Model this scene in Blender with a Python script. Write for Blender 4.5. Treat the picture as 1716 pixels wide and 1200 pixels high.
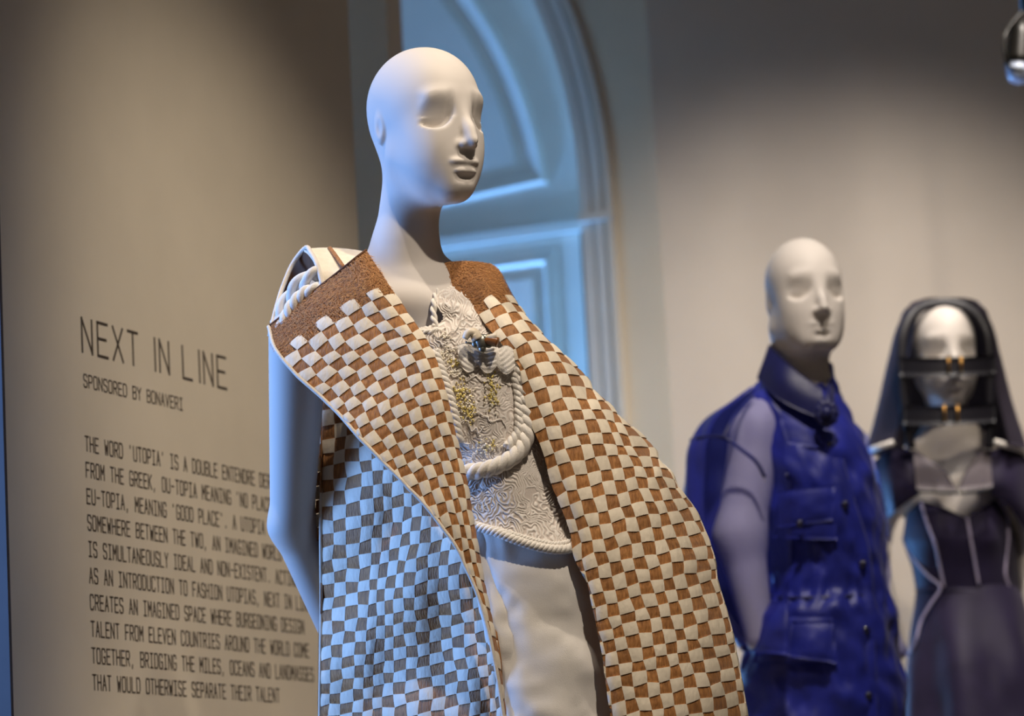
import bpy, bmesh, math, random
import numpy as np
from mathutils import Matrix, Vector

random.seed(7)
RNG = np.random.default_rng(11)
SC = bpy.context.scene
COL = SC.collection
for _o in list(bpy.data.objects):
    bpy.data.objects.remove(_o)

# ------------------------------------------------------------------ camera
F, CX, CY = 5300.0, 858.0, 600.0            # focal length and centre in 1716x1200 pixels
PITCH, ROLL = math.radians(9.35), math.radians(-3.1)
CAM = np.array([0, 0, 1.15])
_r0 = np.array([1.0, 0, 0]); FWD = np.array([0, math.cos(PITCH), math.sin(PITCH)]); _u0 = np.cross(_r0, FWD)
RGT = math.cos(ROLL) * _r0 + math.sin(ROLL) * _u0
UPV = -math.sin(ROLL) * _r0 + math.cos(ROLL) * _u0
cd = bpy.data.cameras.new('camera'); cam = bpy.data.objects.new('camera', cd); COL.objects.link(cam)
cd.sensor_fit = 'HORIZONTAL'; cd.sensor_width = 36.0; cd.lens = 36.0 * F / 1716.0
m = Matrix.Identity(4)
for i in range(3):
    m[i][0], m[i][1], m[i][2], m[i][3] = RGT[i], UPV[i], -FWD[i], CAM[i]
cam.matrix_world = m
cd.clip_start = 0.05; cd.clip_end = 60
cd.dof.use_dof = True; cd.dof.focus_distance = 4.74; cd.dof.aperture_fstop = 3.9
SC.camera = cam

# ------------------------------------------------------------------ world, lamps, exposure
SC.view_settings.view_transform = 'Standard'; SC.view_settings.look = 'None'
SC.view_settings.gamma = 1.0; SC.view_settings.use_curve_mapping = False
SC.view_settings.exposure = 0.0
W = bpy.data.worlds.new('gallery_air'); SC.world = W; W.use_nodes = True
W.node_tree.nodes['Background'].inputs[0].default_value = (1.0, 0.80, 0.62, 1)
W.node_tree.nodes['Background'].inputs[1].default_value = 0.06

def spot(name, loc, aim, energy, col, deg, blend=0.6, rad=0.06):
    l = bpy.data.lights.new(name, 'SPOT'); l.energy = energy; l.color = col
    l.spot_size = math.radians(deg); l.spot_blend = blend; l.shadow_soft_size = rad
    o = bpy.data.objects.new(name, l); COL.objects.link(o); o.location = loc
    o.rotation_euler = (Vector(aim) - Vector(loc)).to_track_quat('-Z', 'Y').to_euler()
    return o
def area(name, loc, aim, energy, col, sx, sy):
    l = bpy.data.lights.new(name, 'AREA'); l.energy = energy; l.color = col
    l.shape = 'RECTANGLE'; l.size = sx; l.size_y = sy
    o = bpy.data.objects.new(name, l); COL.objects.link(o); o.location = loc
    o.rotation_euler = (Vector(aim) - Vector(loc)).to_track_quat('-Z', 'Y').to_euler()
    return o
WARM = (1.0, 0.87, 0.72); SOFTW = (1.0, 0.91, 0.83); BLUE = (0.19, 0.42, 1.0)
spot('track_spot_key', (-0.9, 3.5, 7.0), (0.02, 4.70, 1.9), 600, WARM, 20, 0.7, 0.05)
spot('track_spot_front', (0.80, 2.65, 4.2), (0.02, 4.75, 1.70), 255, WARM, 22, 0.85, 0.05)
spot('track_spot_text', (0.6, 3.6, 4.4), (-0.34, 5.95, 1.55), 350, WARM, 34, 1.0, 0.06)
spot('track_spot_arch', (1.3, 4.6, 4.4), (0.62, 8.2, 1.7), 190, WARM, 40, 1.0, 0.06)
spot('track_spot_jacket', (0.75, 5.0, 4.4), (0.60, 6.5, 1.95), 260, SOFTW, 26, 0.8, 0.06)
spot('track_spot_dress', (1.5, 5.6, 4.4), (0.98, 7.3, 1.8), 66, SOFTW, 26, 0.8, 0.06)
spot('track_spot_wall', (1.4, 6.4, 4.4), (0.95, 8.3, 1.1), 310, SOFTW, 60, 1.0, 0.08)
area('window_daylight_side', (-2.4, 4.78, 2.1), (-0.2, 4.80, 2.0), 100, BLUE, 0.8, 1.8)
area('window_daylight_recess', (-0.63, 8.77, 1.35), (-0.02, 8.80, 2.2), 120, (0.15, 0.42, 1.0), 0.12, 1.3)

# ------------------------------------------------------------------ helpers
def ray(px, py):
    return FWD + (px - CX) / F * RGT - (py - CY) / F * UPV
def P(px, py, Y):
    """world point seen at pixel (px, py) standing at room depth Y"""
    px = np.asarray(px, float); py = np.asarray(py, float); Y = np.asarray(Y, float)
    d = FWD + ((px - CX) / F)[..., None] * RGT - ((py - CY) / F)[..., None] * UPV
    return CAM + d * (Y / d[..., 1])[..., None]
def hit(px, py, p0, n):
    d = ray(px, py)
    return CAM + d * (np.dot(p0 - CAM, n) / np.dot(d, n))
def pix(p):
    p = np.asarray(p, float) - CAM
    z = p @ FWD
    return np.stack([CX + F * (p @ RGT) / z, CY - F * (p @ UPV) / z], -1)

def lin(c):
    c = c.lstrip('#'); v = [int(c[i:i + 2], 16) / 255 for i in (0, 2, 4)]
    return tuple(x / 12.92 if x <= 0.04045 else ((x + 0.055) / 1.055) ** 2.4 for x in v)

def mat(name, col, rough=0.6, var=0.0, scale=40.0, bump=0.0, bscale=None, stretch=(1, 1, 1), sheen=0.0,
        island=0.0, metallic=0.0, col2=None, spec=0.4, alpha=None, sss=0.0, coord='Object'):
    m = bpy.data.materials.new(name); m.use_nodes = True
    nt = m.node_tree; n = nt.nodes; b = n['Principled BSDF']
    c = lin(col) if isinstance(col, str) else col
    b.inputs['Base Color'].default_value = (*c, 1); b.inputs['Roughness'].default_value = rough
    b.inputs['Metallic'].default_value = metallic; b.inputs['Specular IOR Level'].default_value = spec
    if sheen: b.inputs['Sheen Weight'].default_value = sheen
    if sss:
        b.inputs['Subsurface Weight'].default_value = sss; b.inputs['Subsurface Radius'].default_value = (0.01, 0.008, 0.006)
        b.inputs['Subsurface Scale'].default_value = 0.6
    if var or bump or col2:
        tc = n.new('ShaderNodeTexCoord'); mp = n.new('ShaderNodeMapping'); mp.inputs['Scale'].default_value = stretch
        nt.links.new(tc.outputs[coord], mp.inputs[0])
    last = None
    if var or col2:
        ns = n.new('ShaderNodeTexNoise'); ns.inputs['Scale'].default_value = scale; ns.inputs['Detail'].default_value = 5
        nt.links.new(mp.outputs[0], ns.inputs['Vector'])
        rp = n.new('ShaderNodeValToRGB'); rp.color_ramp.elements[0].position = 0.32; rp.color_ramp.elements[1].position = 0.68
        c2 = lin(col2) if col2 else tuple(min(1, x * (1 + var)) for x in c)
        c1 = c if col2 else tuple(x * (1 - var) for x in c)
        rp.color_ramp.elements[0].color = (*c1, 1); rp.color_ramp.elements[1].color = (*c2, 1)
        nt.links.new(ns.outputs[0], rp.inputs[0]); last = rp.outputs[0]
    if island:
        g = n.new('ShaderNodeNewGeometry'); mr = n.new('ShaderNodeMapRange')
        mr.inputs['To Min'].default_value = 1 - island; mr.inputs['To Max'].default_value = 1 + island
        oi = n.new('ShaderNodeObjectInfo'); ad = n.new('ShaderNodeMath'); ad.operation = 'ADD'
        fr = n.new('ShaderNodeMath'); fr.operation = 'FRACT'
        nt.links.new(g.outputs['Random Per Island'], ad.inputs[0]); nt.links.new(oi.outputs['Random'], ad.inputs[1])
        nt.links.new(ad.outputs[0], fr.inputs[0]); nt.links.new(fr.outputs[0], mr.inputs['Value'])
        mx = n.new('ShaderNodeMix'); mx.data_type = 'RGBA'; mx.blend_type = 'MULTIPLY'; mx.inputs['Factor'].default_value = 1
        if last is not None: nt.links.new(last, mx.inputs['A'])
        else: mx.inputs['A'].default_value = (*c, 1)
        nt.links.new(mr.outputs[0], mx.inputs['B']); last = mx.outputs['Result']
    if last is not None: nt.links.new(last, b.inputs['Base Color'])
    if bump:
        nb = n.new('ShaderNodeTexNoise'); nb.inputs['Scale'].default_value = bscale or scale; nb.inputs['Detail'].default_value = 4
        nt.links.new(mp.outputs[0], nb.inputs['Vector'])
        bp = n.new('ShaderNodeBump'); bp.inputs['Strength'].default_value = bump; bp.inputs['Distance'].default_value = 0.002
        nt.links.new(nb.outputs[0], bp.inputs['Height']); nt.links.new(bp.outputs[0], b.inputs['Normal'])
    if alpha is not None:
        tr = n.new('ShaderNodeBsdfTransparent'); mxs = n.new('ShaderNodeMixShader'); mxs.inputs[0].default_value = alpha[0]
        tr.inputs[0].default_value = (*alpha[1], 1)
        nt.links.new(tr.outputs[0], mxs.inputs[1]); nt.links.new(b.outputs[0], mxs.inputs[2])
        nt.links.new(mxs.outputs[0], n['Material Output'].inputs[0])
    return m

def mesh_obj(name, verts, faces, material, parent=None, smooth=True, kind=None):
    me = bpy.data.meshes.new(name)
    me.from_pydata([tuple(map(float, v)) for v in verts], [], [tuple(map(int, f)) for f in faces])
    me.update()
    if smooth: me.polygons.foreach_set('use_smooth', [True] * len(me.polygons))
    o = bpy.data.objects.new(name, me); COL.objects.link(o)
    if material: me.materials.append(material)
    if parent: o.parent = parent
    if kind: o['kind'] = kind
    return o
def thing(name, label, cat, loc=(0, 0, 0), group=None):
    """an Empty at the thing's base; children keep world coordinates because the builders work in world space"""
    o = bpy.data.objects.new(name, None); COL.objects.link(o); o.empty_display_size = 0.1
    o['label'] = label; o['category'] = cat
    if group: o['group'] = group
    return o
def tag(o, label, cat, group=None):
    o['label'] = label; o['category'] = cat
    if group: o['group'] = group
    return o
def struct(o): o['kind'] = 'structure'; return o

class MB:
    """collects pieces into one mesh"""
    def __init__(s): s.v = []; s.f = []; s.n = 0
    def add(s, v, f):
        v = np.asarray(v, float).reshape(-1, 3)
        s.v.append(v); s.f += [tuple(int(i) + s.n for i in q) for q in f]; s.n += len(v)
        return s
    def build(s, name, material, parent=None, smooth=True, kind=None):
        return mesh_obj(name, np.concatenate(s.v), s.f, material, parent, smooth, kind)

def grid_faces(nu, nv, wrap=False, flip=False):
    f = []
    for j in range(nv - 1):
        for i in range(nu if wrap else nu - 1):
            a = j * nu + i; b = j * nu + (i + 1) % nu
            q = (a, b, b + nu, a + nu)
            f.append(q[::-1] if flip else q)
    return f
def box_vf(c, ax, ay, az):
    """box around centre c with half-axis vectors"""
    c, ax, ay, az = map(np.asarray, (c, ax, ay, az))
    v = [c + sx * ax + sy * ay + sz * az for sz in (-1, 1) for sy in (-1, 1) for sx in (-1, 1)]
    return v, [(0, 2, 3, 1), (4, 5, 7, 6), (0, 1, 5, 4), (2, 6, 7, 3), (0, 4, 6, 2), (1, 3, 7, 5)]
def hermite(xs, ys, x):
    """smooth interpolation through (xs, ys) with straight continuation; ys may be (n,) or (n, len(x))"""
    xs = np.asarray(xs, float); ys = np.asarray(ys, float); x = np.asarray(x, float)
    if ys.ndim == 1: ys = np.repeat(ys[:, None], x.size, 1)
    n = len(xs)
    d = np.diff(ys, axis=0) / np.diff(xs)[:, None]
    t = np.empty_like(ys); t[0] = d[0]; t[-1] = d[-1]
    if n > 2:
        h0 = np.diff(xs)[:-1, None]; h1 = np.diff(xs)[1:, None]
        t[1:-1] = (d[:-1] * h1 + d[1:] * h0) / (h0 + h1)
    xf = x.ravel(); k = np.clip(np.searchsorted(xs, xf) - 1, 0, n - 2)
    h = xs[k + 1] - xs[k]; s = (xf - xs[k]) / h; c = np.arange(xf.size)
    y0, y1, t0, t1 = ys[k, c], ys[k + 1, c], t[k, c] * h, t[k + 1, c] * h
    r = (2 * s**3 - 3 * s**2 + 1) * y0 + (s**3 - 2 * s**2 + s) * t0 + (-2 * s**3 + 3 * s**2) * y1 + (s**3 - s**2) * t1
    r = np.where(s < 0, y0 + s * t0, r); r = np.where(s > 1, y1 + (s - 1) * t1, r)
    return r.reshape(x.shape)
def curve_pts(pts, n):
    """n points spread evenly along a smooth curve through pts"""
    pts = np.asarray(pts, float); s = np.r_[0, np.cumsum(np.linalg.norm(np.diff(pts, axis=0), axis=1))]
    q = np.linspace(0, s[-1], n)
    return np.stack([hermite(s, pts[:, k], q) for k in range(pts.shape[1])], 1)
def tube_vf(path, rad, ns=8, cap=True, flat=1.0, upv=None, phase=None):
    path = np.asarray(path, float); n = len(path); rad = np.broadcast_to(np.asarray(rad, float), (n,))
    T = np.gradient(path, axis=0); T /= np.linalg.norm(T, axis=1)[:, None] + 1e-12
    ref = np.array([0.13, -1.0, 0.21]) if upv is None else np.asarray(upv, float)
    v = []
    for k in range(n):
        a = np.cross(T[k], ref); a /= np.linalg.norm(a) + 1e-9; b = np.cross(a, T[k])
        th = np.linspace(0, 2 * math.pi, ns, endpoint=False) + (phase[k] if phase is not None else 0)
        v.append(path[k] + rad[k] * (np.cos(th)[:, None] * a + flat * np.sin(th)[:, None] * b))
    v = np.concatenate(v); f = grid_faces(ns, n, wrap=True)
    if cap: f = f + [tuple(range(ns))[::-1], tuple(range((n - 1) * ns, n * ns))]
    return v, f
def loft(rows, nth=64, nv=None, power=2.0, disp=None, th0=0.0, th1=2 * math.pi):
    """elliptic tube; rows = (py, x_left, x_right, Y centre, half depth); angle 0 = picture right, pi/2 = towards the viewer"""
    R = np.asarray(rows, float); s = np.r_[0, np.cumsum(np.abs(np.diff(R[:, 0])) + 1e-6)]
    nv = nv or max(12, int(s[-1] / 6)); q = np.linspace(0, s[-1], nv)
    A = np.stack([hermite(s, R[:, k], q) for k in range(5)], 1)
    closed = abs(th1 - th0 - 2 * math.pi) < 1e-6
    th = np.linspace(th0, th1, nth, endpoint=not closed)
    l = P(A[:, 1], A[:, 0], A[:, 3]); r = P(A[:, 2], A[:, 0], A[:, 3])
    c = (l + r) / 2; hv = (r - l) / 2
    cs = np.sign(np.cos(th)) * np.abs(np.cos(th)) ** (2 / power); sn = np.sign(np.sin(th)) * np.abs(np.sin(th)) ** (2 / power)
    V = c[:, None, :] + hv[:, None, :] * cs[None, :, None]
    V[:, :, 1] -= A[:, 4][:, None] * sn[None, :]
    if disp is not None:
        nrm = hv[:, None, :] * np.cos(th)[None, :, None] / (np.linalg.norm(hv, axis=1)[:, None, None] + 1e-9)
        nrm[:, :, 1] -= np.sin(th)[None, :]
        V = V + nrm * disp(th[None, :] + 0 * q[:, None], A[:, 0][:, None] + 0 * th[None, :])[:, :, None]
    return V.reshape(-1, 3), grid_faces(nth, nv, wrap=closed)
def vnoise(x, y, seed=0):
    """smooth value noise in 2d, about -1..1"""
    r = np.random.default_rng(seed).uniform(-1, 1, (64, 64))
    xi = np.floor(x).astype(int); yi = np.floor(y).astype(int); fx = x - xi; fy = y - yi
    fx = fx * fx * (3 - 2 * fx); fy = fy * fy * (3 - 2 * fy)
    g = lambda a, b: r[a % 64, b % 64]
    return (g(xi, yi) * (1 - fx) + g(xi + 1, yi) * fx) * (1 - fy) + (g(xi, yi + 1) * (1 - fx) + g(xi + 1, yi + 1) * fx) * fy
def thick_grid(V, nu, nv, t):
    """front grid V (nv*nu,3) plus an offset back side and closed rim"""
    G = V.reshape(nv, nu, 3)
    N = np.cross(np.gradient(G, axis=1), np.gradient(G, axis=0)); N /= np.linalg.norm(N, axis=2)[:, :, None] + 1e-12
    if N[..., 1].mean() > 0: N = -N
    B = G - N * t
    f = grid_faces(nu, nv); n = nu * nv
    f2 = [tuple(i + n for i in q[::-1]) for q in f]
    rim = [j * nu for j in range(nv)] + [(nv - 1) * nu + i for i in range(1, nu)] + [j * nu + nu - 1 for j in range(nv - 2, -1, -1)] + [i for i in range(nu - 2, 0, -1)]
    fr = [(rim[k], rim[k] + n, rim[(k + 1) % len(rim)] + n, rim[(k + 1) % len(rim)]) for k in range(len(rim))]
    return np.concatenate([G.reshape(-1, 3), B.reshape(-1, 3)]), f + f2 + fr
def sphere_vf(c, r, nu=10, nv=7, sc=(1, 1, 1)):
    v = []; f = []
    for j in range(nv + 1):
        a = math.pi * j / nv
        for i in range(nu):
            b = 2 * math.pi * i / nu
            v.append((c[0] + r * sc[0] * math.sin(a) * math.cos(b), c[1] + r * sc[1] * math.sin(a) * math.sin(b), c[2] + r * sc[2] * math.cos(a)))
    return v, grid_faces(nu, nv + 1, wrap=True)

# ------------------------------------------------------------------ the room
paint = mat('wall_paint', '#d9cdb8', 0.75, var=0.03, scale=6, bump=0.05, bscale=220)
paint_r = mat('wall_paint_grey', '#d3c8bb', 0.75, var=0.03, scale=5, bump=0.05, bscale=220)
pale = mat('painted_wood', '#dcd6cc', 0.45, var=0.03, scale=9, bump=0.03, bscale=90)
dark = mat('shadow_gap', '#2b2927', 0.8, var=0.1, scale=30)
ink = mat('vinyl_letters', '#4a4036', 0.6, var=0.05, scale=60)
boards = mat('floor_boards', '#6d5842', 0.5, var=0.2, scale=6, stretch=(1, 8, 1))

AN = math.radians(22)
D = np.array([math.sin(AN), math.cos(AN), 0]); A = np.array([math.cos(AN), -math.sin(AN), 0]); Z = np.array([0, 0, 1.0])
WL = P(140.0, 860.0, 5.2)                      # text partition, seen obliquely
ta = lambda px, py: float(np.dot(hit(px, py, WL, A) - WL, D))
tz = lambda px, py: float(hit(px, py, WL, A)[2])
t0, t1 = ta(9, 700), ta(596, 300)
base = np.array([WL[0], WL[1], 0])
H = 4.3
v, f = box_vf(base + D * (t0 + t1) / 2 - A * 0.06 + Z * 1.95, A * 0.06, D * (t1 - t0) / 2, Z * 1.95)
wall_left = struct(mesh_obj('wall_left', v, f, paint, smooth=False))

v, f = box_vf(base + D * (t0 - 0.004) - A * 0.06 + Z * 1.95, A * 0.0605, D * 0.004, Z * 1.95)
struct(mesh_obj('end_shade_sheet', v, f, mat('end_shade_dark', '#4f4a4c', 0.7, var=0.05, scale=20), smooth=False))  # dark sheet: shade on the partition's near end, put into its colour
WB = P(1105.0, 380.0, 8.2); bb = np.array([WB[0], WB[1], 0])   # back wall with the arch; corner at WB
AC, ZC, AR = -1.7076, 2.955, 1.495            # arch centre along the wall, springing height, radius
# back wall: outline with arched opening, thickness behind
def wall_pt(a, z, d=0.0): return bb + A * a + Z * z + D * d
arc = [(AC + AR * math.cos(t), ZC + AR * math.sin(t)) for t in np.linspace(0, math.pi, 49)]
mb = MB()
inner = [(AC + AR, 0.0)] + arc + [(AC - AR, 0.0)]
outer = [(0.0, 0.0)] + [(0.0, H + 0.3) if t < 0.5 else None for t in []]
top = H + 0.3
for k in range(len(inner) - 1):               # fan of quads from the opening up/out to the rectangle
    (a0, z0), (a1, z1) = inner[k], inner[k + 1]
    def out(a, z, first):
        if z <= ZC + 1e-6: return (0.0 if a > AC else AC - AR - 1.2, z)
        tt = math.atan2(z - ZC, a - AC)
        sx = (0.0 - AC) if a > AC else 1.2 + AR
        s = min(sx / max(1e-6, abs(math.cos(tt))), (top - ZC) / max(1e-6, math.sin(tt)))
        return (AC + s * math.cos(tt), ZC + s * math.sin(tt))
    b0 = out(a0, z0, 1); b1 = out(a1, z1, 1)
    q = [wall_pt(*inner[k]), wall_pt(*b0), wall_pt(*b1), wall_pt(*inner[k + 1])]
    q2 = [x + D * 0.40 for x in q]
    mb.add(q + q2, [(0, 1, 2, 3), (4, 7, 6, 5), (0, 3, 7, 4)])
wall_back = struct(mb.build('wall_back', paint, smooth=False))
# architrave swept round the opening
def sweep_arch(profile, name, material, parent=None, closed=False, path=None, dbase=0.0):
    path = path if path is not None else [(AR + 0.0, 'j')]
    vs = []
    sect = [(0.0, -1.0)]
    pts = [(None, 0.2)] + [(t, None) for t in np.linspace(0, math.pi * 0.62, 44)]
    for t, z in pts:
        for (o, d) in profile:
            if t is None: vs.append(wall_pt(AC + AR + o, z, d + dbase))
            else: vs.append(wall_pt(AC + (AR + o) * math.cos(t), ZC + (AR + o) * math.sin(t), d + dbase))
    n = len(profile)
    return mesh_obj(name, vs, grid_faces(n, len(pts)), material, parent, smooth=False)
prof = [(0.0, 0.05), (0.0, -0.02), (0.028, -0.022), (0.031, -0.012), (0.038, -0.012), (0.041, -0.026), (0.062, -0.028), (0.066, -0.016),
        (0.072, -0.016), (0.076, -0.034), (0.092, -0.034), (0.094, 0.0)]
struct(sweep_arch(prof, 'trim_1', pale)); bpy.data.objects['trim_1'].name = 'trim_1'
# impost block across the architrave at the springing
v, f = box_vf(wall_pt(AC + AR + 0.047, 2.875, -0.02), A * 0.048, D * 0.018, Z * 0.012)
struct(mesh_obj('trim_2', v, f, pale, smooth=False))
# tympanum board with raised panel, and the door below
RD = 0.34                                     # how deep the door sits behind the wall face
door = struct(bpy.data.objects.new('door_1', None)); COL.objects.link(door)
def slab(name, pts, d0, d1, material, parent):
    n = len(pts); v = [wall_pt(a, z, d0) for a, z in pts] + [wall_pt(a, z, d1) for a, z in pts]
    fs = [tuple(range(n)), tuple(range(2 * n - 1, n - 1, -1))] + [(i, i + n, (i + 1) % n + n, (i + 1) % n) for i in range(n)]
    return mesh_obj(name, v, fs, material, parent, smooth=False)
def wa(px, py, d=RD):
    p = hit(px, py, WB + D * d, D) - WB
    return float(np.dot(p, A)), float(p[2] + WB[2])
zt = wa(960, 372)[1]                                    # transom
slab('tympanum', [(AC + (AR + .03) * math.cos(t), ZC + (AR + .03) * math.sin(t)) for t in np.linspace(0, math.pi, 40)] + [(AC - AR, zt - 0.02), (AC + AR + .03, zt - 0.02)], RD, RD + 0.04, pale, door)
def moulding(name, path, parent, wid=0.018, h=0.016, closed=True, dbase=RD):
    """ogee strip lying on the board along a 2d path (a, z)"""
    p = np.asarray(path, float); n = len(p); vs = []
    prof = [(-1, 0.002), (-0.9, -0.5), (-0.55, -1.0), (-0.1, -0.75), (0.35, -0.55), (0.7, -0.5), (1, 0.002)]
    for k in range(n):
        a = p[(k - 1) % n] if closed or k else p[k]; b = p[(k + 1) % n] if closed or k < n - 1 else p[k]
        d1 = p[k] - a; d2 = b - p[k]
        d1 = d1 / (np.linalg.norm(d1) + 1e-9); d2 = d2 / (np.linalg.norm(d2) + 1e-9)
        t = d1 + d2; t /= np.linalg.norm(t) + 1e-9; nr = np.array([-t[1], t[0]])
        mit = 1 / max(0.5, abs(np.dot(nr, np.array([-d1[1], d1[0]]))) or 1)
        for (o, hh) in prof:
            q = p[k] + nr * o * wid * mit; vs.append(wall_pt(q[0], q[1], dbase + hh * h))
    m_ = len(prof); f = grid_faces(m_, n)
    if closed: f += [((n - 1) * m_ + i, (n - 1) * m_ + i + 1, i + 1, i) for i in range(m_ - 1)]
    return mesh_obj(name, vs, f, pale, parent, smooth=False)
ca, cz = wa(905, 298)
ro = math.hypot(ca - AC, cz - ZC); tt0 = math.atan2(cz - ZC, ca - AC)
ri = 0.78
pth = [(AC + ro * math.cos(t), ZC + ro * math.sin(t)) for t in np.linspace(tt0, 1.35, 26)] + [(AC + ri * math.cos(t), ZC + ri * math.sin(t)) for t in np.linspace(1.35, tt0 + 0.02, 22)]
moulding('panel_moulding', pth, door, 0.024, 0.022)
pth2 = [(AC + (ro - .06) * math.cos(t), ZC + (ro - .06) * math.sin(t)) for t in np.linspace(tt0 + .05, 1.3, 26)] + [(AC + (ri + .06) * math.cos(t), ZC + (ri + .06) * math.sin(t)) for t in np.linspace(1.3, tt0 + 0.09, 22)]
o = slab('raised_field', pth2, RD - 0.012, RD + 0.01, pale, door)
# transom ledge and leaf
slab('transom', [(AC - AR, zt - 0.03), (AC + AR + .02, zt - 0.03), (AC + AR + .02, zt), (AC - AR, zt)], RD - 0.025, RD + 0.02, pale, door)
gx = wa(972, 400)[0]
slab('shadow_gap', [(gx - .002, 0.05), (AC + AR + .03, 0.05), (AC + AR + .03, zt - .03), (gx - .002, zt - .03)], RD + 0.002, RD + 0.03, dark, door)
leaf = slab('door_leaf', [(AC, 0.05), (gx, 0.05), (gx, zt - .034), (AC, zt - .034)], RD, RD + 0.04, pale, door)
pa1, pz1 = wa(922, 431); pb = AC + 0.12
moulding('leaf_moulding', [(pa1, pz1), (pa1, 1.25), (pb, 1.25), (pb, pz1)], door, 0.020, 0.016)
slab('leaf_field', [(pa1 - .055, pz1 - .055), (pa1 - .055, 1.3), (pb + .055, 1.3), (pb + .055, pz1 - .055)][::-1], RD - 0.010, RD + 0.01, pale, door)
# pier standing behind the text partition
p1 = P(651.0, 100.0, 7.35); pbse = np.array([p1[0], p1[1], 0])
v, f = box_vf(pbse - A * 0.30 + D * 0.045 + Z * 2.15, A * 0.30, D * 0.045, Z * 2.15)
struct(mesh_obj('wall_pier', v, f, paint, smooth=False))
rt = base + D * (t1 - 0.05)
v, f = box_vf(rt - A * 0.9 + Z * 1.95, A * 0.80, D * 0.05, Z * 1.95)
struct(mesh_obj('light_block_panel', v, f, paint, smooth=False))  # unseen panel added to keep the side daylight off the pier
# right wall runs on from the corner
e1 = bb.copy(); RW = np.array([0.985, 0.17, 0.0]); NW = np.array([0.17, -0.985, 0])
v, f = box_vf(e1 + RW * 2.0 - NW * 0.06 + Z * 2.3, RW * 2.0, NW * 0.06, Z * 2.3)
struct(mesh_obj('wall_right', v, f, paint_r, smooth=False))
v, f = box_vf((0, 5.5, -0.03), (4.5, 0, 0), (0, 5.0, 0), (0, 0, 0.03))
struct(mesh_obj('floor', v, f, boards, smooth=False))
v, f = box_vf((0, 6.5, 7.3), (4.5, 0, 0), (0, 4.2, 0), (0, 0, 0.03))
struct(mesh_obj('ceiling', v, f, paint, smooth=False))
v, f = box_vf((0.45, 6.3, 0.3), (0.95, 0, 0), (0, 1.65, 0), (0, 0, 0.3))
platform = struct(mesh_obj('floor_platform', v, f, pale, smooth=False))

# ------------------------------------------------------------------ lettering on the partition
GL = {
 'A': [[(0, 0), (.5, 1), (1, 0)], [(.2, .36), (.8, .36)]], 'B': [[(0, 0), (0, 1), (.8, 1), (1, .85), (1, .66), (.8, .53), (0, .53)], [(.8, .53), (1, .38), (1, .15), (.8, 0), (0, 0)]],
 'C': [[(1, .8), (.85, 1), (.15, 1), (0, .85), (0, .15), (.15, 0), (.85, 0), (1, .2)]], 'D': [[(0, 0), (0, 1), (.75, 1), (1, .8), (1, .2), (.75, 0), (0, 0)]],
 'E': [[(1, 0), (0, 0), (0, 1), (1, 1)], [(0, .52), (.85, .52)]], 'F': [[(0, 0), (0, 1), (1, 1)], [(0, .5), (.8, .5)]],
 'G': [[(1, .8), (.85, 1), (.15, 1), (0, .85), (0, .15), (.15, 0), (.85, 0), (1, .15), (1, .45), (.55, .45)]], 'H': [[(0, 0), (0, 1)], [(1, 0), (1, 1)], [(0, .52), (1, .52)]],
 'I': [[(.5, 0), (.5, 1)], [(.1, 0), (.9, 0)], [(.1, 1), (.9, 1)]], 'i': [[(.5, 0), (.5, 1)]], 'J': [[(1, 1), (1, .15), (.8, 0), (.2, 0), (0, .2)]], 'K': [[(0, 0), (0, 1)], [(1, 1), (0, .45)], [(.25, .58), (1, 0)]],
 'L': [[(0, 1), (0, 0), (1, 0)]], 'M': [[(0, 0), (0, 1), (.5, .4), (1, 1), (1, 0)]], 'N': [[(0, 0), (0, 1), (1, 0), (1, 1)]],
 'O': [[(.15, 0), (0, .15), (0, .85), (.15, 1), (.85, 1), (1, .85), (1, .15), (.85, 0), (.15, 0)]], 'P': [[(0, 0), (0, 1), (.8, 1), (1, .85), (1, .6), (.8, .45), (0, .45)]],
 'R': [[(0, 0), (0, 1), (.8, 1), (1, .85), (1, .62), (.8, .48), (0, .48)], [(.5, .48), (1, 0)]], 'S': [[(1, .82), (.85, 1), (.15, 1), (0, .85), (0, .66), (.15, .54), (.85, .46), (1, .34), (1, .15), (.85, 0), (.15, 0), (0, .18)]],
 'T': [[(.5, 0), (.5, 1)], [(0, 1), (1, 1)]], 'U': [[(0, 1), (0, .15), (.15, 0), (.85, 0), (1, .15), (1, 1)]], 'V': [[(0, 1), (.5, 0), (1, 1)]], 'W': [[(0, 1), (.2, 0), (.5, .65), (.8, 0), (1, 1)]],
 'X': [[(0, 0), (1, 1)], [(0, 1), (1, 0)]], 'Y': [[(0, 1), (.5, .5), (1, 1)], [(.5, .5), (.5, 0)]], ',': [[(.4, .08), (.3, -.15)]], '.': [[(.45, 0), (.45, .09)]], "'": [[(.45, 1), (.42, .82)]], '-': [[(.1, .5), (.9, .5)]], ' ': []}
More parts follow.
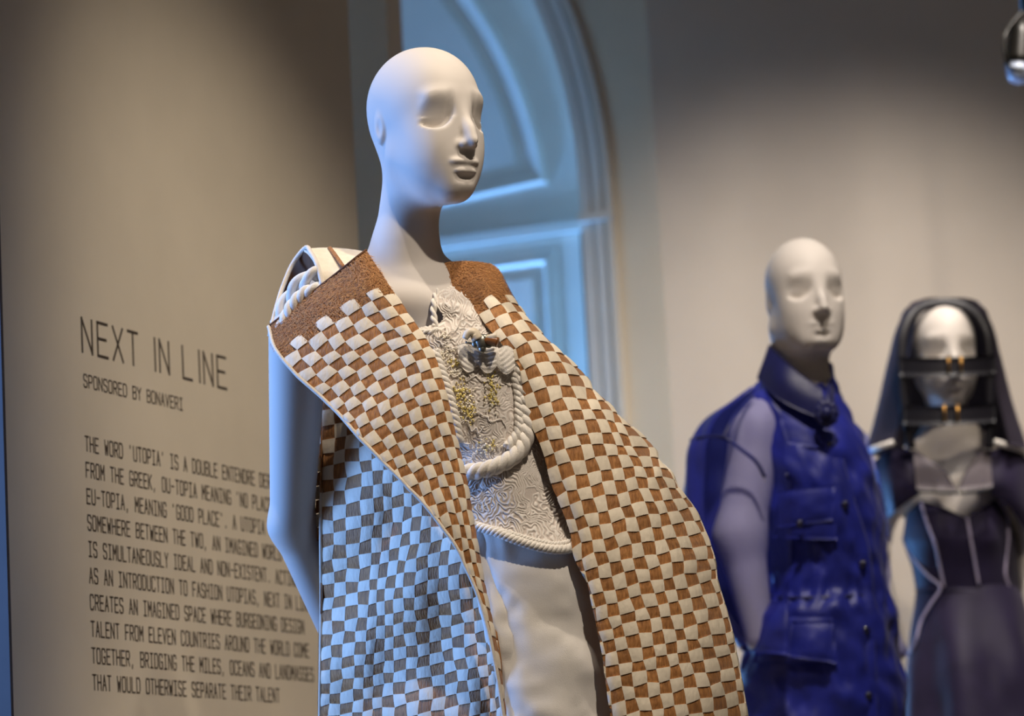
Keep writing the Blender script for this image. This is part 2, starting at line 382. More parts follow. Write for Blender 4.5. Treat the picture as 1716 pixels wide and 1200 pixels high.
def write(name, lines, cap, adv, wid, sw, depth=0.0006, prop=False):
    mb = MB()
    for text, a0, zb in lines:
        x1 = a0
        for k, ch in enumerate(text):
            x0 = x1; x1 += adv * ({' ': 0.62, 'i': 0.52}.get(ch, 1.0) if prop else 1.0)
            if ch == 'i': x0 -= adv * .12
            for pl in GL[ch]:
                for (xa, ya), (xb, yb) in zip(pl[:-1], pl[1:]):
                    p = np.array([x0 + xa * wid, zb + ya * cap]); q = np.array([x0 + xb * wid, zb + yb * cap])
                    d = q - p; L = np.linalg.norm(d); d /= L; n = np.array([-d[1], d[0]]) * sw / 2
                    p = p - d * sw * .4; q = q + d * sw * .4
                    c4 = [p + n, p - n, q - n, q + n]
                    fr = [base + D * c[0] + Z * c[1] + A * depth for c in c4]; bk = [base + D * c[0] + Z * c[1] - A * 0.0004 for c in c4]
                    mb.add(fr + bk, [(0, 1, 2, 3), (0, 4, 5, 1), (1, 5, 6, 2), (2, 6, 7, 3), (3, 7, 4, 0)])
    return mb.build(name, ink, wall_left, smooth=False)
zt_, zb_ = tz(137, 533), tz(137, 589)
aL = ta(137, 560); hc = zt_ - zb_
span = ta(379, 630) - aL
adv = span / (8 + 2 * .62 + 2 * .52 - .34)
write('heading_lettering', [('NEXT iN LiNE', aL, zb_)], hc, adv, adv * .64, hc * .085, prop=True)
zs0, zs1 = tz(140, 627), tz(141, 648)
spn = ta(306, 683) - ta(140, 637)
write('sponsor_lettering', [('SPONSORED BY BONAVERI', ta(140, 637), zs1)], zs0 - zs1, spn / 20.7, spn / 20.7 * .68, (zs0 - zs1) * .11)
L10 = ["THE WORD 'UTOPIA' IS A DOUBLE ENTENDRE DERIVED", "FROM THE GREEK, OU-TOPIA MEANING 'NO PLACE' AND", "EU-TOPIA, MEANING 'GOOD PLACE'. A UTOPIA EXISTS",
       "SOMEWHERE BETWEEN THE TWO, AN IMAGINED WORLD", "IS SIMULTANEOUSLY IDEAL AND NON-EXISTENT. ACTING", "AS AN INTRODUCTION TO FASHION UTOPIAS, NEXT IN LINE",
       "CREATES AN IMAGINED SPACE WHERE BURGEONING DESIGN", "TALENT FROM ELEVEN COUNTRIES AROUND THE WORLD COME", "TOGETHER, BRIDGING THE MILES, OCEANS AND LANDMASSES", "THAT WOULD OTHERWISE SEPARATE THEIR TALENT"]
z1, z10 = tz(143, 731), tz(158, 1131); cp = tz(158, 1131) - tz(158, 1156)
aB = ta(146, 850); adB = (ta(468, 1165) - aB) / 41.7
write('paragraph_lettering', [(t, aB, z1 + (z10 - z1) * k / 9 - cp) for k, t in enumerate(L10)], cp, adB, adB * .66, cp * .105)

# ------------------------------------------------------------------ sculpting by distance fields
def smin(a, b, k):
    h = np.clip(0.5 + 0.5 * (b - a) / k, 0, 1)
    return b * (1 - h) + a * h - k * h * (1 - h)
def smax(a, b, k): return -smin(-a, -b, k)
def ell(p, c, r):
    q = p - np.asarray(c, np.float32); r = np.asarray(r, np.float32)
    k0 = np.linalg.norm(q / r, axis=1); k1 = np.linalg.norm(q / (r * r), axis=1)
    return k0 * (k0 - 1) / (k1 + 1e-9)
def cone(p, a, b, ra, rb):
    a = np.asarray(a, np.float32); b = np.asarray(b, np.float32); ba = b - a
    t = np.clip((p - a) @ ba / (ba @ ba), 0, 1)
    return np.linalg.norm(p - a - t[:, None] * ba, axis=1) - (ra + (rb - ra) * t)
def surface_nets(fn, lo, hi, h):
    lo = np.asarray(lo, float); hi = np.asarray(hi, float)
    C = 4; n = (np.ceil((hi - lo) / (h * C)).astype(int) + 1)
    N = n * C
    ax = [lo[k] + (np.arange(n[k]) + .5) * h * C for k in range(3)]
    g = np.stack(np.meshgrid(*ax, indexing='ij'), -1).reshape(-1, 3).astype(np.float32)
    cs = fn(g).reshape(n).astype(np.float32)
    d = np.repeat(np.repeat(np.repeat(cs, C, 0), C, 1), C, 2)
    msk = np.abs(cs) < h * C * 1.6
    bi = np.argwhere(msk)
    off = np.stack(np.meshgrid(*[np.arange(C)] * 3, indexing='ij'), -1).reshape(-1, 3)
    idx = (bi[:, None, :] * C + off[None]).reshape(-1, 3)
    pts = (lo + (idx + .5) * h).astype(np.float32)
    d[idx[:, 0], idx[:, 1], idx[:, 2]] = fn(pts)
    s = d < 0
    e = np.zeros(tuple(N - 1), np.int8)
    for a in (0, 1):
        for b in (0, 1):
            for c in (0, 1):
                e += s[a:N[0] - 1 + a, b:N[1] - 1 + b, c:N[2] - 1 + c]
    cells = np.argwhere((e > 0) & (e < 8))
    vid = np.full(tuple(N - 1), -1, np.int32); vid[cells[:, 0], cells[:, 1], cells[:, 2]] = np.arange(len(cells))
    acc = np.zeros((len(cells), 3)); cnt = np.zeros(len(cells))
    co = [(a, b, c) for a in (0, 1) for b in (0, 1) for c in (0, 1)]
    val = {k: d[cells[:, 0] + k[0], cells[:, 1] + k[1], cells[:, 2] + k[2]] for k in co}
    for k in co:
        for ax_ in range(3):
            if k[ax_] == 0:
                k2 = tuple(1 if q == ax_ else k[q] for q in range(3))
                v0, v1 = val[k], val[k2]; m_ = (v0 < 0) != (v1 < 0)
                t = np.where(m_, v0 / np.where(v0 == v1, 1, v0 - v1), 0)
                pt = np.tile(np.array(k, float), (len(cells), 1)); pt[:, ax_] += t
                acc += pt * m_[:, None]; cnt += m_
    V = lo + (cells + .5 + acc / cnt[:, None]) * h
    Fq = []
    for ax_ in range(3):
        sl0 = [slice(None)] * 3; sl1 = [slice(None)] * 3; sl0[ax_] = slice(0, -1); sl1[ax_] = slice(1, None)
        a = s[tuple(sl0)]; b = s[tuple(sl1)]
        ed = np.argwhere(a != b); u, w = [q for q in range(3) if q != ax_]
        ok = (ed[:, u] > 0) & (ed[:, w] > 0) & (ed[:, u] < N[u] - 1) & (ed[:, w] < N[w] - 1); ed = ed[ok]
        def cell(du, dw):
            c = ed.copy(); c[:, u] += du; c[:, w] += dw
            return vid[c[:, 0], c[:, 1], c[:, 2]]
        q = np.stack([cell(-1, -1), cell(0, -1), cell(0, 0), cell(-1, 0)], 1)
        ins = a[ed[:, 0], ed[:, 1], ed[:, 2]]
        flip = ins if ax_ != 1 else ~ins
        q = np.where(flip[:, None], q, q[:, ::-1])
        Fq.append(q[(q >= 0).all(1)])
    return V, np.concatenate(Fq)
def big_mesh(name, V, Fq, material, parent=None):
    me = bpy.data.meshes.new(name); nf = len(Fq)
    me.vertices.add(len(V)); me.vertices.foreach_set('co', np.asarray(V, np.float32).ravel())
    me.loops.add(nf * 4); me.loops.foreach_set('vertex_index', np.asarray(Fq, np.int32).ravel())
    me.polygons.add(nf); me.polygons.foreach_set('loop_start', np.arange(0, nf * 4, 4, dtype=np.int32))
    me.polygons.foreach_set('use_smooth', np.ones(nf, bool))
    me.update(calc_edges=True); me.validate()
    me.materials.append(material)
    o = bpy.data.objects.new(name, me); COL.objects.link(o)
    if parent: o.parent = parent
    return o
class Frame:
    """head frame: columns forward, side (head's left), up"""
    def __init__(s, o, yaw, pitch=0, roll=0, scale=1.0):
        y = math.radians(yaw); p = math.radians(pitch); r = math.radians(roll)
        f = np.array([math.sin(y), -math.cos(y), 0]); sd = np.array([math.cos(y), math.sin(y), 0]); u = np.array([0, 0, 1.0])
        f, u = f * math.cos(p) + u * math.sin(p), u * math.cos(p) - f * math.sin(p)
        sd, u = sd * math.cos(r) + u * math.sin(r), u * math.cos(r) - sd * math.sin(r)
        s.R = np.stack([f, sd, u], 1); s.o = np.asarray(o, float); s.k = scale
    def to(s, p): return ((p - s.o) @ s.R / s.k).astype(np.float32)
    def fro(s, q): return s.o + s.R @ (np.asarray(q, float) * s.k)
def head_sdf(q, male=0.0):
    """q: forward, side, up in metres; height about 0.24"""
    p = q.copy(); p[:, 1] = np.abs(p[:, 1]); m = male
    p[:, 2] = np.where(p[:, 2] < 0.03, (p[:, 2] - 0.03) * 0.81 + 0.03, p[:, 2])     # long lower face
    d = ell(p, (-0.016, 0, 0.028), (0.098, 0.0745, 0.090))                      # cranium
    d = smin(d, ell(p, (0.022, 0, 0.018), (0.070, 0.060, 0.075)), 0.03)           # forehead
    d = smin(d, ell(p, (0.026, 0, -0.036), (0.068, 0.055 + .009 * m, 0.066)), 0.03)   # face
    d = smin(d, cone(p, (-0.012, 0.046 + .012 * m, -0.042 - .012 * m), (0.060, 0.013 + .014 * m, -0.079), 0.018, 0.014), 0.03)  # jaw
    d = smin(d, ell(p, (0.068, 0, -0.0800), (0.021, 0.021 + .010 * m, 0.0135)), 0.022)      # chin
    d = smin(d, ell(p, (0.036, 0.030, -0.038), (0.043, 0.028, 0.042)), 0.025)       # cheek
    d = smin(d, ell(p, (0.071, 0, -0.054), (0.019, 0.028, 0.024)), 0.018)           # muzzle
    d = smin(d, ell(p, (0.074, 0.024, 0.022), (0.014, 0.026, 0.009)), 0.020)        # brow
    f_, s_, h_ = p[:, 0], p[:, 1], p[:, 2]                                        # eye hollow: slants in downwards and ends at a crisp lower rim
    su = (s_ - 0.0405) / 0.0225
    pa = -((f_ - 0.0712 + 0.012 * np.maximum(s_ - 0.030, 0) / 0.02) * .876 - (h_ + 0.013) * .482) + 0.0022 * np.exp(-(su * 1.3) ** 2 - ((h_ + .008) / .012) ** 2)
    pb = (-0.0145 + 0.0105 * su * su - 0.0015 * su) - h_
    pc = (su * su - 1.05) * 0.011
    d = smax(d, -smax(smax(pa, pb, 0.0028), pc, 0.012), 0.0035 + 0.004 * (h_ > 0.0))
    d = smin(d, cone(p, (0.083, 0, 0.020), (0.112, 0, -0.029), 0.0080, 0.0064), 0.011)   # nose bridge
    d = smin(d, ell(p, (0.1115, 0, -0.0325), (0.0120, 0.0075 + .002 * m, 0.0070)), 0.005)
    d = smin(d, ell(p, (0.097, 0.0105 + .002 * m, -0.0355), (0.0125, 0.0062, 0.0056)), 0.006)   # wings
    d = smin(d, ell(p, (0.094, 0, -0.022), (0.024, 0.0100, 0.017)), 0.008)
    lw = 1 - .3 * m
    d = smin(d, ell(p, (0.0892, 0.0062, -0.0556), (0.0112 * lw, 0.0205, 0.0050 * lw)), 0.004)   # upper lip
    d = smin(d, ell(p, (0.0882, 0.0, -0.0672), (0.0116 * lw, 0.0215, 0.0058 * lw)), 0.0010)    # lower lip
    d = smax(d, -ell(p, (0.0945, 0, -0.0760), (0.007, 0.018, 0.0032)), 0.007)
    e = ell(p, (-0.026, 0.0715, -0.004), (0.012, 0.0055, 0.020))                      # ear, barely raised
    e = smax(e, -ell(p, (-0.021, 0.0790, -0.003), (0.007, 0.0050, 0.012)), 0.004)
    d = smin(d, e, 0.006)
    return d

shell = mat('mannequin_shell', '#d2cac2', 0.55, var=0.015, scale=8, spec=0.22)
# --- main mannequin
T_M1 = thing('mannequin', 'tall bald pale mannequin wearing the brown and cream checkered woven coat', 'mannequin')
H1 = Frame(P(716.0, 205.0, 4.735), 38, -3, 1.5, 1.0)
def Pf(px, py, Y): return P(float(px), float(py), float(Y))
N0 = H1.fro((-0.030, 0, -0.040)); N1 = Pf(679, 415, 4.79); N2 = Pf(672, 490, 4.80)
SH_L = Pf(500, 560, 4.80); SH_R = Pf(915, 640, 4.92)
def m1(p):
    d = head_sdf(H1.to(p))
    d = smin(d, cone(p, N0, N1, 0.046, 0.0475), 0.028)
    b = smin(cone(p, N1, N2, 0.0475, 0.056), cone(p, N1 + np.array([0, .02, -.04]), SH_L + np.array([.03, .0, .055]), 0.030, 0.030), 0.05)
    b = smin(b, cone(p, N1 + np.array([0, .03, -.04]), SH_R + np.array([-.03, 0, .055]), 0.030, 0.030), 0.05)
    b = smin(b, ell(p, Pf(745, 640, 4.83), (0.135, 0.105, 0.17)), 0.05)
    b = smin(b, ell(p, Pf(700, 520, 4.80), (0.09, 0.065, 0.06)), 0.05)
    b = smin(b, cone(p, Pf(700, 505, 4.742), Pf(600, 500, 4.742), 0.010, 0.008), 0.03)
    b = smin(b, cone(p, Pf(740, 508, 4.745), Pf(850, 530, 4.80), 0.010, 0.008), 0.03)
    b = smin(b, ell(p, Pf(790, 860, 4.85), (0.10, 0.09, 0.24)), 0.06)
    d = smin(d, b, 0.022)
    a = cone(p, SH_L, Pf(489, 880, 4.93), 0.046, 0.034)
    a = smin(a, cone(p, Pf(489, 880, 4.93), Pf(570, 1080, 5.0), 0.034, 0.024), 0.02)
    h_ = cone(p, Pf(570, 1080, 5.0), Pf(600, 1130, 5.0), 0.024, 0.016)
    a = smin(a, h_, 0.015)
    a2 = cone(p, SH_R, Pf(1040, 900, 4.97), 0.046, 0.036)
    a2 = smin(a2, cone(p, Pf(1040, 900, 4.97), Pf(1060, 1130, 4.92), 0.036, 0.024), 0.02)
    return smin(smin(d, a, 0.03), a2, 0.03)
V, Fq = surface_nets(m1, (-0.42, 4.56, 1.42), (0.36, 5.10, 2.76), 0.0026)
big_mesh('body', V, Fq, shell, T_M1)

# ------------------------------------------------------------------ the woven coat
cream = mat('cream_leather', '#e9dcc6', 0.62, var=0.05, scale=90, bump=0.55, bscale=160, stretch=(1, 1, .5), island=0.07)
brown = mat('brown_hair_strip', '#8d5b2c', 0.6, col2='#b98048', scale=260, bump=0.8, bscale=420, stretch=(1.0, 1, .22), island=0.16, sheen=0.15)
furm = mat('brown_fur', '#a2682f', 0.62, col2='#c58f55', scale=150, bump=0.8, bscale=300, island=0.25, sheen=0.2)
lining = mat('coat_lining', '#5d3a20', 0.8, var=0.15, scale=60)
piping = mat('coat_edge_binding', '#ddd2c2', 0.7, var=0.05, scale=80, bump=0.3, bscale=300)
COAT = thing('woven_coat', 'long sleeveless coat of interwoven brown hair and cream leather strips on the tall mannequin', 'coat')

class Panel:
    """surface through traced rows: {row: [(col, px, py, Y), ...]}"""
    def __init__(s, rows):
        s.js = sorted(rows); s.rows = [np.asarray(rows[j], float) for j in s.js]
    def pt(s, u, v):
        u = np.asarray(u, float); v = np.asarray(v, float); sh = u.shape; u = u.ravel(); v = v.ravel()
        out = []
        for k in (1, 2, 3):
            ys = np.stack([hermite(r[:, 0], r[:, k], u) for r in s.rows])
            out.append(hermite(s.js, ys, v))
        return P(out[0], out[1], out[2]).reshape(sh + (3,))
    def nrm(s, u, v, e=0.05):
        a = s.pt(u + e, v) - s.pt(u - e, v); b = s.pt(u, v + e) - s.pt(u, v - e)
        n = np.cross(a, b); n /= np.linalg.norm(n, axis=-1)[..., None] + 1e-12
        c = s.pt(u, v); vd = CAM - c
        return n
NODE = {}
def node(tag_, i, j):
    k = (tag_, i, j)
    if k not in NODE:
        r = np.random.default_rng(abs(hash((tag_, i, j))) % (2**32)) if False else np.random.default_rng((i + 50) * 1000 + j + 77 + len(tag_) * 100000)
        NODE[k] = r.uniform(-0.12, 0.12, 2)
    return NODE[k]
PIECES = []                                    # (area, name, verts, faces, material, parent panel)
def weave(pan, tagn, cols, rows, even_cream, lo, hi, skip, parent, sgn, h0=0.0013, top=None):
    """lo(v), hi(v): column limits of the panel at row v"""
    n = 4; st = np.linspace(0, 1, n)
    U = []; VV = []; meta = []
    for j in range(*rows):
        for i in range(*cols):
            if skip and skip(i, j): continue
            c = [node(tagn, i, j), node(tagn, i + 1, j), node(tagn, i, j + 1), node(tagn, i + 1, j + 1)]
            S, T = np.meshgrid(st, st)
            u = i + S + (c[0][0] * (1 - S) + c[1][0] * S) * (1 - T) + (c[2][0] * (1 - S) + c[3][0] * S) * T
            v = j + T + (c[0][1] * (1 - S) + c[1][1] * S) * (1 - T) + (c[2][1] * (1 - S) + c[3][1] * S) * T
            u = np.clip(u, lo(v), hi(v))
            if np.ptp(u, axis=1).mean() < 0.12: continue
            cr = ((i + j) % 2 == 0) == even_cream
            U.append(u); VV.append(v); meta.append((i, j, cr))
    U = np.array(U); VV = np.array(VV)
    C = pan.pt(U, VV); N = pan.nrm(U, VV) * sgn
    S, T = np.meshgrid(st, st)
    bc = 0.0016 + h0 * np.sin(np.pi * S) ** 0.30 - 0.0006 * (1 - np.sin(np.pi * T) ** .3)
    bb_ = 0.0002 + h0 * 0.75 * np.sin(np.pi * T) ** 0.3
    for k, (i, j, cr) in enumerate(meta):
        pos = C[k] + N[k] * (bc if cr else bb_)[:, :, None]
        cen = pos.mean((0, 1))
        pos = cen + (pos - cen) * (1.02 if cr else 0.985)
        low = pos - N[k] * 0.0030
        ring = [(0, i_) for i_ in range(n)] + [(i_, n - 1) for i_ in range(1, n)] + [(n - 1, i_) for i_ in range(n - 2, -1, -1)] + [(i_, 0) for i_ in range(n - 2, 0, -1)]
        G = np.concatenate([pos.reshape(-1, 3), np.array([pos[r] for r in ring]), np.array([low[r] for r in ring])])
        q = pix(pos.reshape(-1, 3)).reshape(n, n, 2)
        d1 = q[-1, -1] - q[0, 0]; d2 = q[-1, 0] - q[0, -1]; ar = abs(d1[0] * d2[1] - d1[1] * d2[0]) / 2
        inside = -20 < q[..., 0].mean() < 1736 and q[..., 1].mean() < 1215
        PIECES.append((ar if inside else ar * 1e-3, 'cream_square' if cr else 'brown_square', G, cream if cr else brown, parent))
GF = grid_faces(4, 4) + [(16 + k, 16 + (k + 1) % 12, 28 + (k + 1) % 12, 28 + k) for k in range(12)]
def sheet(pan, name, lo, hi, v0, v1, nv, nu, material, parent, sgn, off=-0.0006, t=0.003):
    v = np.linspace(v0, v1, nv)[:, None] + np.zeros((1, nu)); s = np.linspace(0, 1, nu)[None, :]
    l = lo(v[:, :1]); h = hi(v[:, :1]); u = l + (h - l) * s
    X = pan.pt(u, v) + pan.nrm(u, v) * sgn * off
    vv, ff = thick_grid(X.reshape(-1, 3), nu, nv, t)
    return mesh_obj(name, vv, ff, material, parent)
def edge_tube(pan, u, v, rad, name, material, parent, sgn, off=0.0, ns=6):
    c = pan.pt(u, v) + pan.nrm(u, v) * sgn * off
    vv, ff = tube_vf(c, rad, ns); return mesh_obj(name, vv, ff, material, parent)

# ---- lapel (picture left): column 0 = fold against the blouse, rows run down
def lapY(i, j):
    k = np.interp(j, [-4, 0, 12, 22, 35], [4.700, 4.672, 4.648, 4.640, 4.640])
    g = np.interp(j, [-4, 3, 12, 22, 35], [0.0075, 0.0030, 0.0006, -0.0005, 0.0])
    return k + g * i + 0.016 * math.exp(-(i / 0.7) ** 2)
LR = {-4: [(0, 614, 419), (1, 598, 431), (3, 563, 459), (5, 527, 487), (7, 490, 516), (9, 453, 545), (10, 435, 559)],
      0: [(0, 652, 477), (1, 633, 482), (3, 592, 502), (5, 550, 529), (7, 507, 560), (9, 466, 589), (10, 446, 604)],
      3: [(0, 684, 524), (1, 669, 529), (3, 628, 547), (5, 582, 573), (7, 541, 600), (9, 500, 628), (10, 480, 642)],
      7: [(0, 722, 582), (1, 707, 586), (3, 668, 601), (5, 626, 625), (7, 587, 650), (8.8, 552, 675), (10, 529, 692)],
      12: [(0, 751, 672), (1, 740, 671), (2, 722, 675), (3, 703, 682), (5, 665, 702), (7, 629, 722), (9, 592, 747), (10, 574, 760)],
      15: [(0, 765, 732), (1, 755, 730), (2, 741, 733), (3, 725, 739), (5, 691, 752), (7, 657, 770), (8, 640, 781), (10, 606, 803)],
      18: [(0, 780, 794), (1, 771, 791), (2, 759, 791), (3, 746, 795), (5, 716, 803), (6, 700, 810), (7, 684, 819), (8, 668, 828), (10, 636, 846)],
      22: [(0, 795, 880), (1, 786, 879), (2, 778, 881), (3, 769, 881), (4, 757, 882), (5, 744, 888), (6, 732, 896), (10, 684, 928)],
      26: [(0, 811, 972), (1, 803, 968), (2, 795, 963), (3, 784, 966), (4, 774, 970), (10, 714, 994)],
      30: [(0, 831, 1070), (1, 823, 1066), (2, 815, 1064), (10, 751, 1048)],
      35: [(0, 849, 1200), (1, 841, 1197), (2, 834, 1195), (10, 778, 1179)],
      46: [(0, 872, 1480), (1, 865, 1477), (2, 858, 1475), (10, 802, 1459)]}
LR = {j: [(i, x, y, lapY(i, j)) for i, x, y in r] for j, r in LR.items()}
LAP = Panel(LR)
lap_hi = lambda v: np.interp(v, [-4, 0, 3, 7, 12, 15, 18, 20, 22, 24, 26, 28, 30, 33, 35, 46], [9.15, 9.05, 9.1, 8.9, 8.25, 7.7, 6.95, 6.0, 5.0, 3.7, 2.7, 1.9, 1.35, 0.85, 0.7, 0.6])
lap_lo = lambda v: np.zeros_like(v)
left_lapel = sheet(LAP, 'left_lapel', lap_lo, lap_hi, -4, 40, 100, 22, brown, COAT, 1)
sgn = 1.0
_t = LAP.nrm(np.array([4.0]), np.array([8.0]))[0]
LS = -1.0 if _t[1] > 0 else 1.0
weave(LAP, 'lapel', (0, 10), (0, 40), False, lap_lo, lap_hi, lambda i, j: (i + j) % 2 == 0 and j < 1, left_lapel, LS)
vs_ = np.linspace(-4, 38, 160)
edge_tube(LAP, lap_hi(vs_), vs_, 0.0032, 'edge_binding', piping, left_lapel, LS)
us_ = np.linspace(0, 9.15, 40)
edge_tube(LAP, us_, np.full(40, -4.0), 0.0022, 'top_binding', lining, left_lapel, LS)

# ---- front panel under the lapel (picture left, in window light)
yl = [690, 713, 738, 763, 783, 805, 829, 853, 875, 896, 916, 938, 961, 983, 1003, 1023, 1044, 1065, 1087, 1106, 1125, 1145, 1165, 1184, 1203]
colx = {0: [541, 561, 581, 604, 625, 642, 657, 675, 691, 707, 726, 745, 763, 781, 797, 810, 822, 833],
        9: [540, 559, 581, 605, 626, 642, 658, 676, 693, 707, 726, 744, 762, 780, 797, 812, 825, 836],
        14: [541, 560, 580, 601, 619, 634, 647, 662, 678, 696, 715, 735, 752, 771, 791, 806, 818, 828],
        24: [538, 552, 572, 591, 608, 625, 643, 662, 682, 702, 726, 747, 767, 787, 806, 820, 831, 839]}
def bY(i, j):
    s = i / 17.0
    return 4.895 - 0.243 * s ** 0.9 + 0.012 * math.sin(j * .55 + i * .35) + 0.004 * math.sin(i * 1.3) + 0.03 * j / 24.0
BR = {}
for j in (-9, -3, 0, 4, 9, 14, 19, 24, 36):
    xs = [float(np.interp(min(j, 24), [0, 9, 14, 24], [colx[k][i] for k in (0, 9, 14, 24)])) for i in range(18)]
    y0 = np.interp(j, np.arange(25), yl) if 0 <= j <= 24 else (690 + j * 22 if j < 0 else 1203 + (j - 24) * 22)
    sl = np.interp(j, [0, 9, 14, 24], [-.22, -.20, -.18, -.19])
    BR[j] = [(i, xs[i], y0 + sl * (xs[i] - 540) + 8 * math.sin(math.pi * min(1, max(0, (xs[i] - 540) / 300))) * 0.5, bY(i, j)) for i in (0, 1, 2, 3, 4, 5, 6, 7, 9, 11, 13, 15, 16, 17)]
FP = Panel(BR)
_t = FP.nrm(np.array([4.0]), np.array([8.0]))[0]; FS = -1.0 if _t[1] > 0 else 1.0
fl = lambda v: np.zeros_like(v)
fh = lambda v: np.interp(v, [-3, 0, 10, 14, 18, 22, 25, 40], [6, 8, 13, 14.8, 16.2, 17, 17, 17])
front_panel = sheet(FP, 'front_panel', fl, fh, -7, 34, 90, 40, brown, COAT, FS)
def hid(i, j):                                  # squares wholly under the lapel are not built
    p = pix(FP.pt(np.array([i + .5]), np.array([j + .5])))[0]
    e = np.interp(p[1], [560, 640, 726, 784, 830, 878, 940, 1025, 1107, 1200], [447, 520, 600, 654, 696, 738, 772, 805, 832, 843])
    return p[0] > e + 26
weave(FP, 'frontp', (0, 17), (-1, 34), True, fl, fh, hid, front_panel, FS)
vs_ = np.linspace(5, 30, 120)
edge_tube(FP, np.full(120, -0.12), vs_, 0.0030, 'edge_binding', piping, front_panel, FS)

# ---- right side: wide lapel over the far shoulder
K = 2.5                                         # column whose squares were traced as reference
TR = {0: [(-1, 801, 508), (0, 817, 499), (1, 836, 494), (2, 855, 496)],
      2: [(-1, 820, 538), (0, 838, 529), (1, 859, 523), (2, 873, 524)],
      4: [(-1, 844.6, 570.6), (0, 861, 562), (1, 881, 555), (2, 900, 557.6)],
      6: [(-1, 863, 606), (0, 880, 597), (1, 903, 591), (2, 922.6, 591), (3, 939, 593)],
      8: [(-1, 877, 641), (0, 896, 633), (1, 918, 628), (2, 941, 627), (3, 958, 629)],
      10: [(-1, 892, 683), (0, 912, 675), (1, 934, 670), (2, 956, 668), (3, 975, 669), (4, 992, 670), (5, 1007, 672)],
      12: [(-1, 905, 722), (0, 924, 715), (1, 948, 709), (2, 970, 705), (3, 989, 704), (4, 1007, 705), (5, 1023, 706), (6, 1037, 709), (7, 1050, 714)],
      14: [(-1, 920, 762), (0, 937, 757), (1, 961, 751), (2, 983, 747), (3, 1002, 745), (4, 1022, 745), (5, 1038, 746), (6, 1053, 747), (7, 1066, 749)],
      16: [(-1, 933, 808), (0, 951, 800), (1, 973, 795), (2, 994, 790), (3, 1013, 787), (5, 1052, 783), (7, 1085, 782), (8, 1099, 783), (9, 1112, 786)],
      18: [(-1, 949, 850), (0, 965, 844), (1, 984, 837), (2, 1005, 833), (3, 1023, 830), (4, 1043, 827), (5, 1063, 822), (6, 1080, 821), (7, 1095, 821), (8, 1111, 819), (9, 1126, 819)],
      20: [(-1, 963, 892), (0, 978, 887), (1, 996, 883), (2, 1016, 878), (3, 1036, 872), (4, 1056, 869), (5, 1075, 864), (6, 1094, 862), (7, 1110, 859), (8, 1126, 857), (9, 1146, 854)],
      22: [(-1, 968, 938), (0, 986, 931), (1, 1006, 925), (2, 1026, 922), (3, 1047.5, 915), (4, 1067, 913), (5, 1087, 907), (6, 1105, 906), (7, 1124, 901), (8, 1140, 898), (9, 1162, 895)],
      24: [(-1, 978, 979), (0, 996, 972.5), (1, 1013.6, 969), (2, 1035, 963), (4, 1076, 954), (6, 1114.5, 947), (8, 1154, 939), (9, 1176, 938)],
      26: [(-1, 987, 1022), (0, 1006, 1017), (2, 1046, 1006), (4, 1085, 995), (6, 1122, 989), (8, 1162, 981), (9, 1182, 976)],
      28: [(-1, 995, 1061), (0, 1015, 1055), (2, 1055, 1045), (4, 1098, 1036), (6, 1132, 1031), (8, 1172, 1023), (9, 1193, 1017)],
      30: [(-1, 1003, 1099), (0, 1023, 1094), (2, 1064, 1087), (4, 1104, 1079), (6, 1141, 1074), (8, 1181, 1067), (9, 1204, 1062)],
      32: [(-1, 1008, 1138), (0, 1028, 1133), (2, 1070, 1126), (4, 1111, 1119), (6, 1149, 1111), (8, 1190, 1103), (9, 1212, 1099)],
      34: [(-1, 1014, 1182), (0, 1035, 1177), (2, 1077, 1170), (4, 1117, 1162), (6, 1158, 1154), (8, 1198, 1146), (9, 1220, 1141)],
      48: [(-1, 1060, 1482), (0, 1081, 1477), (2, 1123, 1470), (4, 1163, 1462), (6, 1204, 1454), (8, 1244, 1446), (9, 1266, 1441)]}
